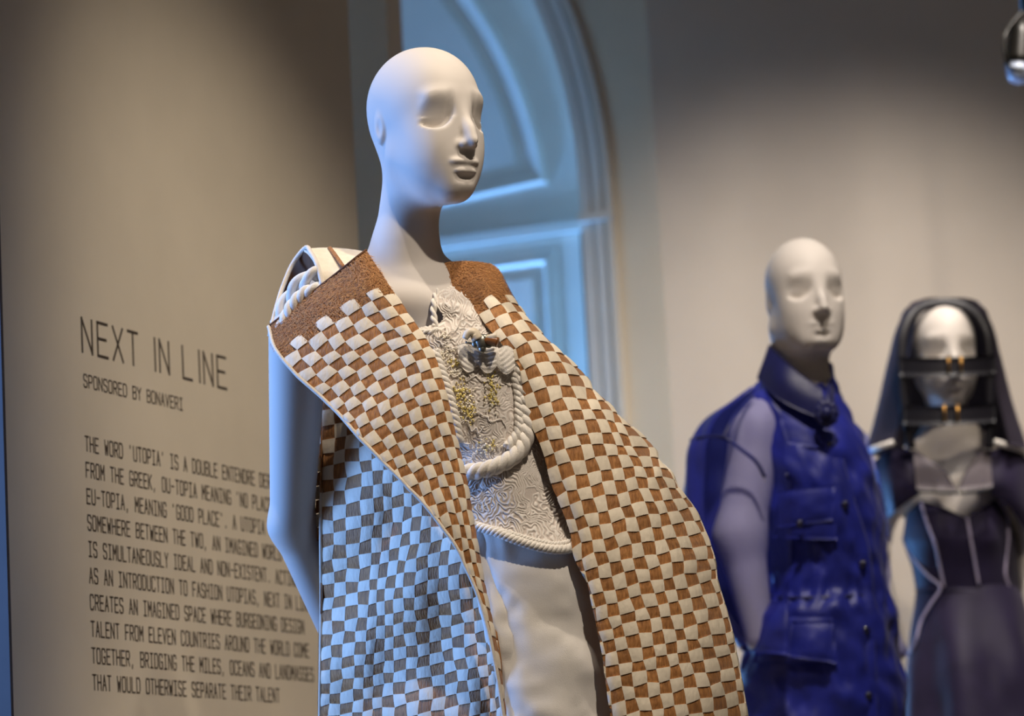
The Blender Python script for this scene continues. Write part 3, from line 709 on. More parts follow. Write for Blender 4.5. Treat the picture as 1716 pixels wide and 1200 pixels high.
# collar rows above the weave
TR[-3] = [(-1, 762, 478), (0, 784, 465), (1, 808, 452), (2, 834, 452)]
TR[-5] = [(-1, 733, 441), (0, 756, 438), (1, 784, 436.5), (2, 818, 441)]
def sil(py):                                    # picture silhouette of the shoulder
    return np.interp(py, [430, 447, 460, 478, 505, 513, 543, 565, 585, 607, 628, 642, 666, 692, 714, 738, 754, 782, 800, 826, 850, 875, 905, 941, 964, 1006, 1048, 1100, 1160, 1198],
                     [800, 830, 842, 852, 866, 870, 893, 915, 937, 958, 980, 988, 1012, 1036, 1060, 1080, 1098, 1115, 1128, 1141, 1154, 1167, 1178, 1190, 1193, 1204, 1216, 1226, 1238, 1242])
RR = {}
for j, r in TR.items():
    r = [(k + K, x, y) for k, x, y in r]
    yi = np.interp(j, [-5, -3, 0, 4, 12, 22, 34, 48], [4.766, 4.735, 4.700, 4.672, 4.662, 4.655, 4.655, 4.655])   # inner edge depth
    yo = np.interp(j, [-5, -3, 0, 4, 12, 22, 34, 48], [4.82, 4.81, 4.80, 4.80, 4.845, 4.850, 4.815, 4.80])          # silhouette depth
    out = []; ulast, xl, yl_ = r[-1]; xs0 = r[0][1]; S_ = float(sil(yl_ + 3))
    for u, x, y in r:
        s = min(1.0, max(0, (x - xs0) / max(1, S_ - xs0)))
        yy = yi + (yo - yi) * (1 - math.sqrt(max(0, 1 - min(1, s) ** 2.2))) + 0.012 * math.exp(-((u - 0.9) / 0.6) ** 2)
        out.append((u, x, y, yy))
    # columns past the silhouette turn over the shoulder towards the back
    if ulast + 0.5 < 12.0:
        u = ulast + 0.9; out.append((u, S_ - 1.0, yl_ + 4, yo + 0.004))
        n_ = int((12.5 - u) // 1.5) + 1
        for k in range(1, n_ + 1): out.append((u + 1.5 * k, S_ - 2.0 - 7 * k ** 1.3, yl_ + 6 + 2 * k, yo + 0.028 * k))
    RR[j] = out
RP = Panel(RR)
_t = RP.nrm(np.array([4.0]), np.array([18.0]))[0]; RS = -1.0 if _t[1] > 0 else 1.0
rl = lambda v: np.interp(v, [-5, -2, 0, 2, 4, 5, 6.5, 9, 12, 18, 19, 21, 22.5, 24, 34, 48], [1.1, 1.1, 0.9, 1.0, 1.15, 1.2, 1.7, 1.15, 1.0, 1.0, 1.0, 1.05, 1.4, 1.85, 1.8, 1.8]) 
rh = lambda v: np.interp(v, [-5, 2, 8, 12, 16, 24, 48], [5.5, 7, 9.5, 11.5, 12.2, 12.45, 12.45])
right_lapel = sheet(RP, 'right_lapel', rl, rh, -5, 44, 120, 36, brown, COAT, RS)
weave(RP, 'rightl', (0, 13), (0, 44), True, rl, rh, lambda i, j: (j == 0 and (i + j) % 2 == 1) or (j == 0 and i < 2) or (j == -1), right_lapel, RS)
vs_ = np.linspace(13, 40, 120)
edge_tube(RP, rh(vs_), vs_, 0.0022, 'edge_binding', piping, right_lapel, RS)

# ---- keep the largest squares as single parts, join the rest of each panel
for kind in ('cream_square', 'brown_square'):
    ps = sorted([p for p in PIECES if p[1] == kind], key=lambda p: -p[0])
    for ar, nm, vv, mt, par in ps[:300]:
        mesh_obj(nm, vv, GF, mt, par)
    rest = {}
    for ar, nm, vv, mt, par in ps[300:]: rest.setdefault(par.name, (MB(), mt, par))[0].add(vv, GF)
    for q, mt, par in rest.values(): q.build(kind + 's_small', mt, par, kind='stuff')

# ---- hair on the plain brown bands of both lapels
def fur(pan, n, box, test, sgn_, name, parent, seed, ln=0.0065):
    r = np.random.default_rng(seed); u = r.uniform(box[0], box[1], n * 3); v = r.uniform(box[2], box[3], n * 3)
    ok = test(u, v); u = u[ok][:n]; v = v[ok][:n]
    c = pan.pt(u, v); nm = pan.nrm(u, v) * sgn_
    du = pan.pt(u + .1, v) - c; dv = pan.pt(u, v + .1) - c
    du /= np.linalg.norm(du, axis=1)[:, None]; dv /= np.linalg.norm(dv, axis=1)[:, None]
    a = r.normal(0.55, 0.5, len(u)) + 0.7 * np.sin(u * .9 + v * .7)
    d = dv * np.cos(a)[:, None] + du * np.sin(a)[:, None]; L = (ln * r.uniform(.6, 1.3, len(u)))[:, None]
    s = np.cross(d, nm); s /= np.linalg.norm(s, axis=1)[:, None]; w = 0.00045
    p0 = c - s * w; p1 = c + s * w; q0 = c + d * L * .55 + nm * L * .26 - s * w * .8; q1 = c + d * L * .55 + nm * L * .26 + s * w * .8; t = c + d * L + nm * L * .22
    vv = np.stack([p0, p1, q1, q0, t], 1).reshape(-1, 3)
    ff = [f_ for k in range(len(u)) for f_ in ((5 * k, 5 * k + 1, 5 * k + 2, 5 * k + 3), (5 * k + 3, 5 * k + 2, 5 * k + 4))]
    o = mesh_obj(name, vv, ff, furm, parent, kind='stuff'); return o
fur(LAP, 5200, (0, 9.1, -4, 1.0), lambda u, v: (v < 0.05) | ((v < .9) & ((np.floor(u) + np.floor(v)) % 2 == 0)), LS, 'hair_pile', left_lapel, 3)
fur(RP, 2600, (1.1, 7, -5, 0.9), lambda u, v: (v < 0.0) | ((v < .9) & (np.floor(u) % 2 == 1)), RS, 'hair_pile', right_lapel, 4, 0.0042)

# ---- yoke over the near shoulder and armhole with rope
def patch(name, ctrl, nu, nv, material, parent, t=0.003):
    """smooth sheet through a small lattice of (px, py, Y)"""
    c = np.asarray(ctrl, float); m_, n_ = c.shape[:2]
    U = np.linspace(0, n_ - 1, nu); Vv = np.linspace(0, m_ - 1, nv)
    r = np.stack([np.stack([hermite(np.arange(n_), c[k, :, q], U) for q in range(3)], 1) for k in range(m_)])
    g = np.stack([hermite(np.arange(m_), r[:, :, q], np.repeat(Vv[:, None], nu, 1)[:, 0]) if False else np.stack([hermite(np.arange(m_), r[:, k, q], Vv) for k in range(nu)], 1) for q in range(3)], -1)
    X = P(g[..., 0], g[..., 1], g[..., 2])
    vv, ff = thick_grid(X.reshape(-1, 3), nu, nv, t)
    return mesh_obj(name, vv, ff, material, parent)
yoke = patch('shoulder_yoke', [[(508, 417, 4.83), (540, 415, 4.83), (575, 416, 4.82), (612, 421, 4.81)],
                               [(518, 424, 4.78), (545, 428, 4.78), (578, 432, 4.775), (606, 436, 4.77)],
                               [(532, 448, 4.745), (552, 452, 4.745), (575, 452, 4.74), (600, 450, 4.735)],
                               [(541, 492, 4.735), (556, 478, 4.735), (575, 470, 4.73), (596, 462, 4.725)]], 24, 18, cream, COAT, 0.004)
for xa in (556,):
    vv, ff = tube_vf(curve_pts([Pf(xa - 4, 414.5, 4.822), Pf(xa + 6, 428, 4.772), Pf(xa + 19, 447, 4.736)], 12), 0.0035, 6, flat=.5)
    mesh_obj('brown_stripe', vv, ff, brown, yoke)
vv, ff = tube_vf(curve_pts([Pf(452, 562, 4.76), Pf(462, 520, 4.80), Pf(475, 478, 4.83), Pf(492, 440, 4.84), Pf(510, 417, 4.825), Pf(521, 424, 4.782), Pf(533, 448, 4.748), Pf(541, 480, 4.735)], 40), 0.0038, 7)
mesh_obj('armhole_binding', vv, ff, piping, COAT)
patch('inner_facing', [[(503, 419, 4.835), (514, 420, 4.815), (528, 440, 4.79), (538, 470, 4.77)],
                       [(488, 446, 4.855), (500, 448, 4.85), (515, 462, 4.845), (530, 485, 4.83)],
                       [(472, 486, 4.85), (482, 490, 4.86), (498, 502, 4.86), (515, 515, 4.91)],
                       [(458, 535, 4.82), (468, 540, 4.84), (484, 548, 4.85), (500, 555, 4.91)]], 14, 16, lining, COAT)
# back of the coat, seen only past the edges
patch('back_panel', [[(541, 680, 4.905), (560, 640, 5.0), (700, 600, 5.02), (850, 580, 5.0), (930, 610, 4.90)],
                     [(539, 850, 4.905), (555, 850, 5.01), (720, 850, 5.04), (920, 850, 5.06), (1100, 820, 5.0)],
                     [(540, 1000, 4.92), (555, 1000, 5.03), (740, 1000, 5.08), (960, 1000, 5.10), (1150, 980, 5.0)],
                     [(538, 1200, 4.93), (556, 1200, 5.05), (760, 1200, 5.10), (1000, 1200, 5.10), (1200, 1190, 4.95)],
                     [(534, 1420, 4.94), (556, 1420, 5.05), (760, 1420, 5.10), (1010, 1420, 5.10), (1230, 1410, 4.95)]], 40, 50, brown, COAT)
# cream strap edges seen in the armhole gap beside the front panel
for k, yy in enumerate(range(655, 905, 23)):
    nm, mt_ = (('cream_square', cream) if k % 2 else ('brown_square', brown))
    x0 = np.interp(yy, [650, 760, 905], [536, 527, 531])
    patch(nm, [[(x0, yy, 4.925), (x0 + 8, yy - 2, 4.915), (x0 + 17, yy - 4, 4.91)], [(x0 - .5, yy + 21, 4.925), (x0 + 8, yy + 20, 4.915), (x0 + 17, yy + 18, 4.91)]], 4, 3, mt_, COAT)

# ------------------------------------------------------------------ blouse, trousers and brooch of the tall mannequin
cord = mat('cotton_cord', '#e9e2d8', 0.75, var=0.04, scale=120, bump=0.4, bscale=500)
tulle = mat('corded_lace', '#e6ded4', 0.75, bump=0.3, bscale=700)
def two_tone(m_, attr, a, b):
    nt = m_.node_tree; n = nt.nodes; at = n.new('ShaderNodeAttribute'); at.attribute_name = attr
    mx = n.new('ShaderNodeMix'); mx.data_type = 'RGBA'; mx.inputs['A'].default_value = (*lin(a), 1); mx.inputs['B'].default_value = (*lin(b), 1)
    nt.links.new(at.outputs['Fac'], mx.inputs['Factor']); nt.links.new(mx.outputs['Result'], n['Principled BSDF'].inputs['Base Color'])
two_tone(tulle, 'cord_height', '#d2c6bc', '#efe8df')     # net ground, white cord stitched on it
linen = mat('white_linen', '#e8e2da', 0.8, var=0.03, scale=30, bump=0.25, bscale=900)
BL = thing('corded_blouse', 'off-white sleeveless blouse of stitched cord whorls and braids under the woven coat', 'blouse')
BRW = {440: [(0, 742, 440, 4.80), (.5, 752, 440, 4.80), (1, 764, 440, 4.80)],
       466: [(0, 742, 466, 4.765), (.5, 752, 466, 4.765), (1, 770, 466, 4.77)],
       500: [(0, 727, 500, 4.722), (.5, 765, 500, 4.712), (1, 806, 500, 4.725)],
       545: [(0, 726, 545, 4.705), (.5, 780, 545, 4.690), (1, 842, 545, 4.705)],
       556: [(0, 690, 552, 4.705), (.5, 770, 556, 4.686), (1, 850, 556, 4.700)],
       600: [(0, 715, 600, 4.692), (.5, 795, 600, 4.677), (1, 884, 600, 4.700)],
       700: [(0, 742, 700, 4.685), (.5, 820, 700, 4.668), (1, 918, 700, 4.700)],
       800: [(0, 768, 800, 4.690), (.5, 850, 800, 4.672), (1, 938, 800, 4.698)],
       860: [(0, 782, 860, 4.688), (.5, 865, 860, 4.668), (1, 950, 860, 4.690)],
       920: [(0, 790, 882, 4.682), (.25, 832, 897, 4.668), (.5, 875, 912, 4.662), (.75, 925, 923, 4.664), (1, 968, 908, 4.676)]}
BP = Panel(BRW)
nu, nv = 230, 400
uu, vv_ = np.meshgrid(np.linspace(0, 1, nu), np.concatenate([np.linspace(462, 545, 70, endpoint=False), np.linspace(545, 557, 12, endpoint=False), np.linspace(557, 920, nv - 82)]))
X = BP.pt(uu, vv_); q = pix(X.reshape(-1, 3)).reshape(nv, nu, 2); px_, py_ = q[..., 0], q[..., 1]
wx = px_ + 9 * vnoise(px_ / 16, py_ / 16, 1) + 4 * vnoise(px_ / 7, py_ / 7, 2); wy = py_ + 9 * vnoise(px_ / 16, py_ / 16, 3) + 4 * vnoise(px_ / 7, py_ / 7, 4)
r_ = np.random.default_rng(5); cen = np.stack([r_.uniform(735, 960, 46), r_.uniform(470, 920, 46)], 1)
dd = np.min(np.sqrt((wx[..., None] - cen[:, 0]) ** 2 + (wy[..., None] - cen[:, 1]) ** 2), -1)
long_ = np.exp(-((px_ - 905 - (py_ - 680) * .12) / 22) ** 2 - ((py_ - 690) / 75) ** 2)
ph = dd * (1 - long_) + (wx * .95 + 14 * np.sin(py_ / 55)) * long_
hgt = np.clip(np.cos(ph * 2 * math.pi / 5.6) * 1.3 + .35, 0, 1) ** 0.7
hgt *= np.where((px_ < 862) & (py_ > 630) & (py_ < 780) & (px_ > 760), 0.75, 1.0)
Nn = BP.nrm(uu, vv_); Nn = Nn * (-1 if Nn[..., 1].mean() > 0 else 1)
Xd = X + Nn * (hgt * 0.0016)[..., None] + Nn * (0.0015 * vnoise(px_ / 35, py_ / 35, 8))[..., None]
vv2, ff2 = thick_grid(Xd.reshape(-1, 3), nu, nv, 0.003)
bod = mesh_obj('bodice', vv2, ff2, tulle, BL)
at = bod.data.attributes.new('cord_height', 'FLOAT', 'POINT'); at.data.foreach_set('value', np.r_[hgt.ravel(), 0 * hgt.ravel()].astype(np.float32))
def rope(name, pts, rad, parent, material=cord, strands=3, pitch=0.030, n=150, ns=7):
    c = curve_pts(pts, n); s = np.r_[0, np.cumsum(np.linalg.norm(np.diff(c, axis=0), axis=1))]
    T = np.gradient(c, axis=0); T /= np.linalg.norm(T, axis=1)[:, None]; ref = np.array([0.1, -1, 0.15])
    a = np.cross(T, ref); a /= np.linalg.norm(a, axis=1)[:, None]; b = np.cross(a, T)
    mb = MB()
    for k in range(strands):
        ph = 2 * math.pi * (s / pitch + k / strands)
        mb.add(*tube_vf(c + rad * .48 * (np.cos(ph)[:, None] * a + np.sin(ph)[:, None] * b), rad * .58, ns))
    return mb.build(name, material, parent)
def onb(pts, off):                              # picture points laid on the blouse, raised by off
    out = []
    for x, y in pts:
        best = np.argmin((px_ - x) ** 2 + (py_ - y) ** 2); i, j = np.unravel_index(best, px_.shape)
        out.append(P(float(x), float(y), float(X[i, j, 1] - off)))
    return out
rope('braid', onb([(866, 598), (876, 635), (882, 675), (884, 712), (876, 748), (852, 771), (820, 785), (778, 792)], .008), 0.0125, BL, pitch=.046)
rope('braid', onb([(858, 612), (868, 650), (871, 690), (868, 725), (850, 750)], .006), 0.0082, BL, pitch=.03)
rope('braid', onb([(728, 588), (738, 618), (748, 648), (757, 680), (764, 710), (769, 740)], .006), 0.0080, BL, pitch=.03)
rope('hem_braid', onb([(792, 880), (832, 892), (865, 905), (900, 916), (935, 921), (958, 917), (966, 908)], .003), 0.0072, BL, pitch=.020)
rope('hem_braid', onb([(830, 886), (865, 897), (900, 907), (935, 912), (960, 906)], .003), 0.0042, BL, pitch=.014)
rope('neck_cord', onb([(752, 462), (744, 470), (733, 488), (727, 510), (727, 530), (730, 547)], .002), 0.0052, BL, pitch=.03, strands=2)
rope('neck_cord', onb([(690, 552), (705, 556), (722, 556), (735, 552)], .002), 0.0040, BL, pitch=.02, strands=2)
# scalloped tab under the brooch
U, T_ = np.meshgrid(np.linspace(0, 1, 40), np.linspace(0, 1, 22))
sc_ = np.abs(np.sin(U * math.pi * 4))
tx = 768 + 94 * U + 4 * (T_ - .5); ty = 580 - 6 * sc_ * (1 - T_) + (30 + 13 * np.abs(np.sin(U * math.pi * 3))) * T_ + 5 * U
tY = 4.672 - 0.006 * (np.sin(math.pi * np.clip(T_, .02, .98)) * np.sin(math.pi * np.clip(U, .02, .98))) ** .3 - .0018 * np.abs(np.sin(np.sqrt((tx - 815) ** 2 + (ty - 560) ** 2) / 2.4)) - .004 * sc_ * T_
vv2, ff2 = thick_grid(P(tx, ty, tY).reshape(-1, 3), 40, 22, 0.004)
mesh_obj('scalloped_tab', vv2, ff2, cord, BL)
# beads: clusters too small to pick apart
bead = mat('gold_beads', '#e3cf7a', 0.2, island=0.3, spec=0.9)
bead2 = mat('pearl_beads', '#efe6d2', 0.2, island=0.12, spec=0.9)
for mt_, nm, seed, cl in ((bead, 'gold_beads', 31, [(762, 610, 10, 8, 16), (772, 660, 14, 22, 60), (785, 690, 14, 16, 45), (826, 655, 9, 22, 60), (820, 745, 12, 6, 14)]),
                          (bead2, 'pearl_beads', 32, [(745, 600, 14, 18, 60), (765, 625, 14, 8, 25), (826, 668, 10, 26, 40), (780, 670, 14, 24, 45), (815, 748, 22, 12, 50), (742, 560, 10, 8, 20)])):
    r_ = np.random.default_rng(seed); mb = MB()
    for cx_, cy_, sx, sy, n_ in cl:
        pts = np.stack([r_.normal(cx_, sx * .6, n_), r_.normal(cy_, sy * .6, n_)], 1)
        for p_ in onb(pts, .0036): mb.add(*sphere_vf(p_, 0.0016 * r_.uniform(.7, 1.25), 6, 4))
    mb.build(nm, mt_, BL, kind='stuff')
# loose stitched squiggles
r_ = np.random.default_rng(41); mb = MB()
for cx_, cy_ in [(750, 580), (775, 628), (800, 632), (830, 630), (790, 715), (830, 705), (770, 735), (765, 545), (795, 760), (840, 640), (750, 620), (800, 690), (775, 700)]:
    t = np.linspace(0, 1, 8); a = r_.uniform(-.6, .6)
    xs = (t - .5) * 40; ys = 5 * r_.normal(0, 1, 8)
    pts = np.stack([cx_ + xs * math.cos(a) - ys * math.sin(a), cy_ + xs * math.sin(a) + ys * math.cos(a)], 1)
    mb.add(*tube_vf(curve_pts(onb(pts, .0035), 40), 0.0010, 5))
mb.build('stitched_squiggles', cord, BL, kind='stuff')
# rope strap looping out of the armhole
rope('shoulder_rope', [Pf(541, 462, 4.765), Pf(528, 458, 4.755), Pf(508, 470, 4.76), Pf(490, 490, 4.775), Pf(476, 515, 4.785), Pf(464, 545, 4.79)], 0.0125, BL, pitch=.085, strands=2, n=90, ns=10)
rope('shoulder_rope', [Pf(548, 476, 4.752), Pf(533, 485, 4.745), Pf(512, 492, 4.75), Pf(492, 512, 4.755), Pf(478, 540, 4.76), Pf(468, 560, 4.765)], 0.0115, BL, pitch=.05, strands=3, n=90, ns=10)

TRS = thing('linen_trousers', 'white linen trousers under the woven coat and corded blouse', 'trousers')
def crinkle(a, s, seed):
    return lambda th, py: a * vnoise(th * 2.2 + py / 130, py / s, seed) + .35 * a * vnoise(th * 6, py / (s * .3), seed + 1)
for rows, sd in (([(862, 755, 832, 4.752, .050), (930, 768, 849, 4.752, .062), (1010, 795, 873, 4.752, .066), (1100, 816, 886, 4.752, .068), (1200, 828, 892, 4.752, .070), (1500, 835, 915, 4.752, .075), (2085, 830, 900, 4.752, .06)], 51),
                 ([(862, 778, 962, 4.786, .108), (930, 788, 986, 4.786, .110), (1010, 800, 1006, 4.786, .110), (1100, 808, 1018, 4.786, .110), (1200, 816, 1030, 4.786, .110), (1500, 850, 1050, 4.815, .10), (2085, 880, 1020, 4.815, .07)], 61)):
    v_, f_ = loft(rows, 96, 160, 3.0, crinkle(0.006, 70, sd)); mesh_obj('trouser_leg', v_, f_, linen, TRS)
vv2, ff2 = tube_vf(curve_pts([Pf(860, 915, 4.712), Pf(864, 960, 4.708), Pf(872, 1040, 4.706), Pf(885, 1100, 4.708)], 20), 0.0012, 5)
mesh_obj('fly_seam', vv2, ff2, linen, TRS)

BRO = thing('brooch', 'small silver and horn brooch pinned at the centre of the corded blouse', 'brooch')
silver = mat('antique_silver', '#8c8a80', 0.35, var=0.25, scale=120, metallic=0.8); horn = mat('brown_horn', '#7b4a24', 0.3, var=0.2, scale=90); bone = mat('pale_bone', '#e6d7bf', 0.35, var=0.08, scale=80)
mb = MB()
for (x, y, r, sc) in [(807, 573, .0105, (1, .7, 1.2)), (800, 566, .0075, (1, .8, 1)), (814, 568, .0075, (1, .8, 1)), (808, 584, .0065, (.9, .8, 1.1)), (797, 577, .006, (1, .8, 1)), (819, 577, .006, (1, .8, 1))]: mb.add(*sphere_vf(Pf(x, y, 4.648), r, 10, 7, sc))
mb.build('silver_head', silver, BRO)
v_, f_ = tube_vf(curve_pts([Pf(800, 568, 4.648), Pf(793, 557, 4.645), Pf(785, 558, 4.643), Pf(779, 568, 4.643)], 14), np.linspace(.0095, .0045, 14), 8); mesh_obj('horn_tip', v_, f_, bone, BRO)
v_, f_ = tube_vf(curve_pts([Pf(812, 572, 4.648), Pf(822, 571, 4.645), Pf(834, 574, 4.643)], 12), np.linspace(.006, .0082, 12), 8); mesh_obj('horn_tip', v_, f_, horn, BRO)
v_, f_ = tube_vf(curve_pts([Pf(814, 566, 4.648), Pf(824, 565, 4.643), Pf(832, 563, 4.643)], 10), np.linspace(.004, .006, 10), 8); mesh_obj('horn_tip', v_, f_, bone, BRO)
v_, f_ = tube_vf(curve_pts([Pf(780, 573, 4.66), Pf(800, 577, 4.66), Pf(830, 579, 4.66)], 10), .0022, 6); mesh_obj('pin', v_, f_, silver, BRO)

# ------------------------------------------------------------------ second mannequin: blue organza jacket
silk = mat('blue_silk', '#1c2482', 0.46, var=0.3, scale=16, bump=0.5, bscale=45, sheen=0.08, spec=0.35)
silk_d = mat('navy_silk', '#12154c', 0.45, var=0.2, scale=14, bump=0.2, bscale=60, sheen=0.08)
sheer = mat('blue_organza', '#3a44b4', 0.45, var=0.1, scale=12, alpha=(0.20, (0.78, 0.79, 0.98)), sheen=0.1)
btn = mat('jacket_buttons', '#141636', 0.2, var=0.1, scale=90, spec=0.8)
cloth_d = mat('dark_trousers', '#16182e', 0.7, var=0.1, scale=30)
M2 = thing('mannequin', 'bald white mannequin with a squared face in the sheer blue jacket', 'mannequin')
H2 = Frame(P(1349.0, 492.0, 6.50), 14, -2, 0, 1.0)
n0 = H2.fro((-0.028, 0, -0.05)); n1 = Pf(1338, 640, 6.54)
S2L = Pf(1268, 722, 6.50); S2R = Pf(1402, 750, 6.60)
def m2(p):
    d = head_sdf(H2.to(p), 1.0)
    d = smin(d, cone(p, n0, n1, 0.058, 0.062), 0.03)
    b = smin(cone(p, n1, S2L, .045, .05), cone(p, n1, S2R, .045, .04), .05)
    b = smin(b, ell(p, Pf(1360, 860, 6.57), (.115, .085, .26)), .05)
    d = smin(d, b, .03)
    a = smin(cone(p, S2L, Pf(1240, 900, 6.46), .054, .050), cone(p, Pf(1240, 900, 6.46), Pf(1272, 1068, 6.44), .050, .030), .03)
    a2 = smin(cone(p, S2R, Pf(1462, 920, 6.64), .036, .03), cone(p, Pf(1462, 920, 6.64), Pf(1500, 1090, 6.60), .03, .024), .03)
    return smin(smin(d, a, .03), a2, .03)
V, Fq = surface_nets(m2, (0.28, 6.3, 1.45), (0.95, 6.82, 2.62), 0.0042)
big_mesh('body', V, Fq, shell, M2)
class LoftS:
    def __init__(s, rows): s.r = np.asarray(rows, float)
    def y(s, px, py):
        r = s.r; xl = np.interp(py, r[:, 0], r[:, 1]); xr = np.interp(py, r[:, 0], r[:, 2]); yc = np.interp(py, r[:, 0], r[:, 3]); ry = np.interp(py, r[:, 0], r[:, 4])
        t = (np.asarray(px, float) - (xl + xr) / 2) / ((xr - xl) / 2)
        return yc - ry * np.sqrt(np.clip(1 - t * t, 0.0, 1))
def on_loft(ls, pts, off): return [P(float(x), float(y), float(ls.y(x, y) - off)) for x, y in pts]
def loft_patch(name, ls, quad, off, material, parent, nu=14, nv=12, t=.004, puff=0.0, seed=0):
    """sheet laid over a loft: quad = 4 picture corners (tl, tr, br, bl)"""
    q_ = np.asarray(quad, float); U, T_ = np.meshgrid(np.linspace(0, 1, nu), np.linspace(0, 1, nv))
    g = (q_[0] * (1 - U)[..., None] + q_[1] * U[..., None]) * (1 - T_)[..., None] + (q_[3] * (1 - U)[..., None] + q_[2] * U[..., None]) * T_[..., None]
    Y_ = ls.y(g[..., 0], g[..., 1]) - off - puff * np.sin(math.pi * U) ** .5 * np.sin(math.pi * T_) ** .5 - puff * .3 * vnoise(U * 4, T_ * 4, seed)
    v_, f_ = thick_grid(P(g[..., 0], g[..., 1], Y_).reshape(-1, 3), nu, nv, t)
    return mesh_obj(name, v_, f_, material, parent)
JK = thing('organza_jacket', 'royal blue silk jacket with sheer sleeves, flap pockets and a dark collar', 'jacket')
JR = [(612, 1300, 1390, 6.55, .058), (640, 1276, 1397, 6.55, .075), (670, 1247, 1412, 6.55, .09), (710, 1232, 1434, 6.55, .105), (760, 1244, 1454, 6.55, .122), (830, 1264, 1471, 6.55, .132), (900, 1280, 1482, 6.55, .132),
      (960, 1290, 1486, 6.55, .122), (1000, 1286, 1490, 6.55, .120), (1030, 1264, 1500, 6.55, .138), (1100, 1250, 1507, 6.55, .150), (1200, 1240, 1520, 6.55, .152), (1480, 1232, 1535, 6.55, .15)]
JS = LoftS(JR)
def jw(th, py):
    w = .0055 * vnoise(th * 3 + py / 90, py / 38, 71) + .003 * vnoise(th * 8, py / 24 + th * 3, 72)
    g = np.exp(-((py - 1000) / 26) ** 2)
    return w * 1.6 + g * .006 * np.sin(th * 22 + 2 * vnoise(th * 3, py / 30, 73))
v_, f_ = loft(JR, 120, 200, 2.0, jw); mesh_obj('jacket_body', v_, f_, silk, JK)
SL = [(650, 1258, 1292, 6.50, .02), (672, 1226, 1298, 6.50, .045), (700, 1184, 1308, 6.49, .072), (740, 1157, 1320, 6.48, .090), (800, 1147, 1328, 6.47, .096), (900, 1150, 1328, 6.455, .098), (1000, 1176, 1318, 6.45, .090), (1050, 1215, 1310, 6.445, .062), (1085, 1240, 1302, 6.445, .040)]
swr = lambda th, py: .004 * vnoise(th * 3 + py / 120, py / 60, 81) + .002 * np.sin(th * 9 + py / 40)
v_, f_ = loft(SL, 60, 110, 2.0, swr, -0.25 * math.pi, 0.73 * math.pi); slv = mesh_obj('sleeve_front', v_, f_, sheer, JK)
v_, f_ = loft(SL, 60, 110, 2.0, swr, 0.73 * math.pi, 1.75 * math.pi); mesh_obj('sleeve_back', v_, f_, silk, JK)
SLS = LoftS(SL)
v_, f_ = loft([(728, 1418, 1452, 6.60, .045), (800, 1437, 1474, 6.62, .05), (900, 1452, 1488, 6.64, .05), (1000, 1464, 1496, 6.63, .045), (1100, 1492, 1522, 6.60, .035)], 40, 60, 2.0, lambda th, py: .004 * vnoise(th * 3, py / 40, 91)); mesh_obj('sleeve', v_, f_, sheer, JK)
for pts in ([(1300, 672), (1316, 710), (1322, 760), (1318, 800)], [(1158, 738), (1190, 732), (1213, 733), (1240, 752), (1268, 775), (1282, 800)], [(1213, 733), (1226, 705), (1248, 678), (1262, 662)]):
    v_, f_ = tube_vf(curve_pts(on_loft(SLS, pts, .003), 24), .0042, 6); mesh_obj('seam', v_, f_, silk_d, slv)
loft_patch('yoke', JS, [(1296, 668), (1420, 690), (1452, 760), (1318, 745)], .004, silk, JK, 20, 16, .004, .004, 5)
# collar: folded band round the neck, open at the throat
def collar(name, th0, th1, rows, material, parent):
    v_, f_ = loft(rows, 40, 14, 2.0, None, th0, th1); v_, f_ = thick_grid(v_, 40, 14, .004)
    return mesh_obj(name, v_, f_, material, parent)
patch('collar', [[(1290, 578, 6.50), (1318, 606, 6.455), (1350, 632, 6.435), (1378, 652, 6.43)], [(1279, 604, 6.50), (1308, 636, 6.445), (1344, 660, 6.425), (1382, 676, 6.42)], [(1268, 634, 6.505), (1298, 664, 6.45), (1340, 688, 6.425), (1380, 703, 6.42)]], 26, 18, silk_d, JK)
patch('collar', [[(1388, 634, 6.50), (1393, 640, 6.49), (1397, 650, 6.50)], [(1384, 660, 6.44), (1392, 664, 6.44), (1399, 668, 6.46)], [(1382, 690, 6.425), (1392, 692, 6.43), (1399, 690, 6.45)]], 12, 14, silk_d, JK)
patch('collar_back', [[(1290, 578, 6.505), (1310, 585, 6.62), (1360, 600, 6.63), (1392, 636, 6.51)], [(1279, 612, 6.51), (1306, 620, 6.63), (1360, 630, 6.64), (1398, 660, 6.53)]], 22, 6, silk_d, JK)
v_, f_ = loft([(598, 1304, 1382, 6.545, .060), (640, 1292, 1390, 6.545, .066)], 48, 8); mesh_obj('collar_stand', v_, f_, silk_d, JK)
mb = MB(); r_ = np.random.default_rng(6)
for k in range(9):
    a = k * 2 * math.pi / 9; mb.add(*sphere_vf(Pf(1385 + 11 * math.cos(a), 692 + 13 * math.sin(a), 6.405), .013, 9, 6, (1, .6, 1.1)))
mb.add(*sphere_vf(Pf(1385, 692, 6.398), .013, 10, 7)); mb.build('silk_rosette', silk_d, JK)
plk = [(1388, 712), (1398, 760), (1420, 840), (1444, 920), (1452, 1000), (1455, 1100), (1460, 1230)]
c = curve_pts(on_loft(JS, plk, .004), 60); v_, f_ = tube_vf(c, .016, 10, flat=.28); mesh_obj('placket', v_, f_, silk, JK)
for x, y in [(1390, 746), (1416, 846), (1446, 946), (1451, 1056), (1456, 1166)]:
    v_, f_ = sphere_vf(P(float(x), float(y), float(JS.y(x, y) - .012)), .0085, 10, 7, (1, .5, 1)); mesh_obj('button', v_, f_, btn, JK)
pk = loft_patch('pocket', JS, [(1302, 828), (1398, 818), (1404, 905), (1296, 902)], .005, silk, JK, 16, 14, .004, .006, 1)
fl_ = loft_patch('pocket_flap', JS, [(1300, 822), (1400, 812), (1396, 872), (1306, 884)], .013, silk, JK, 16, 12, .004, .006, 2)
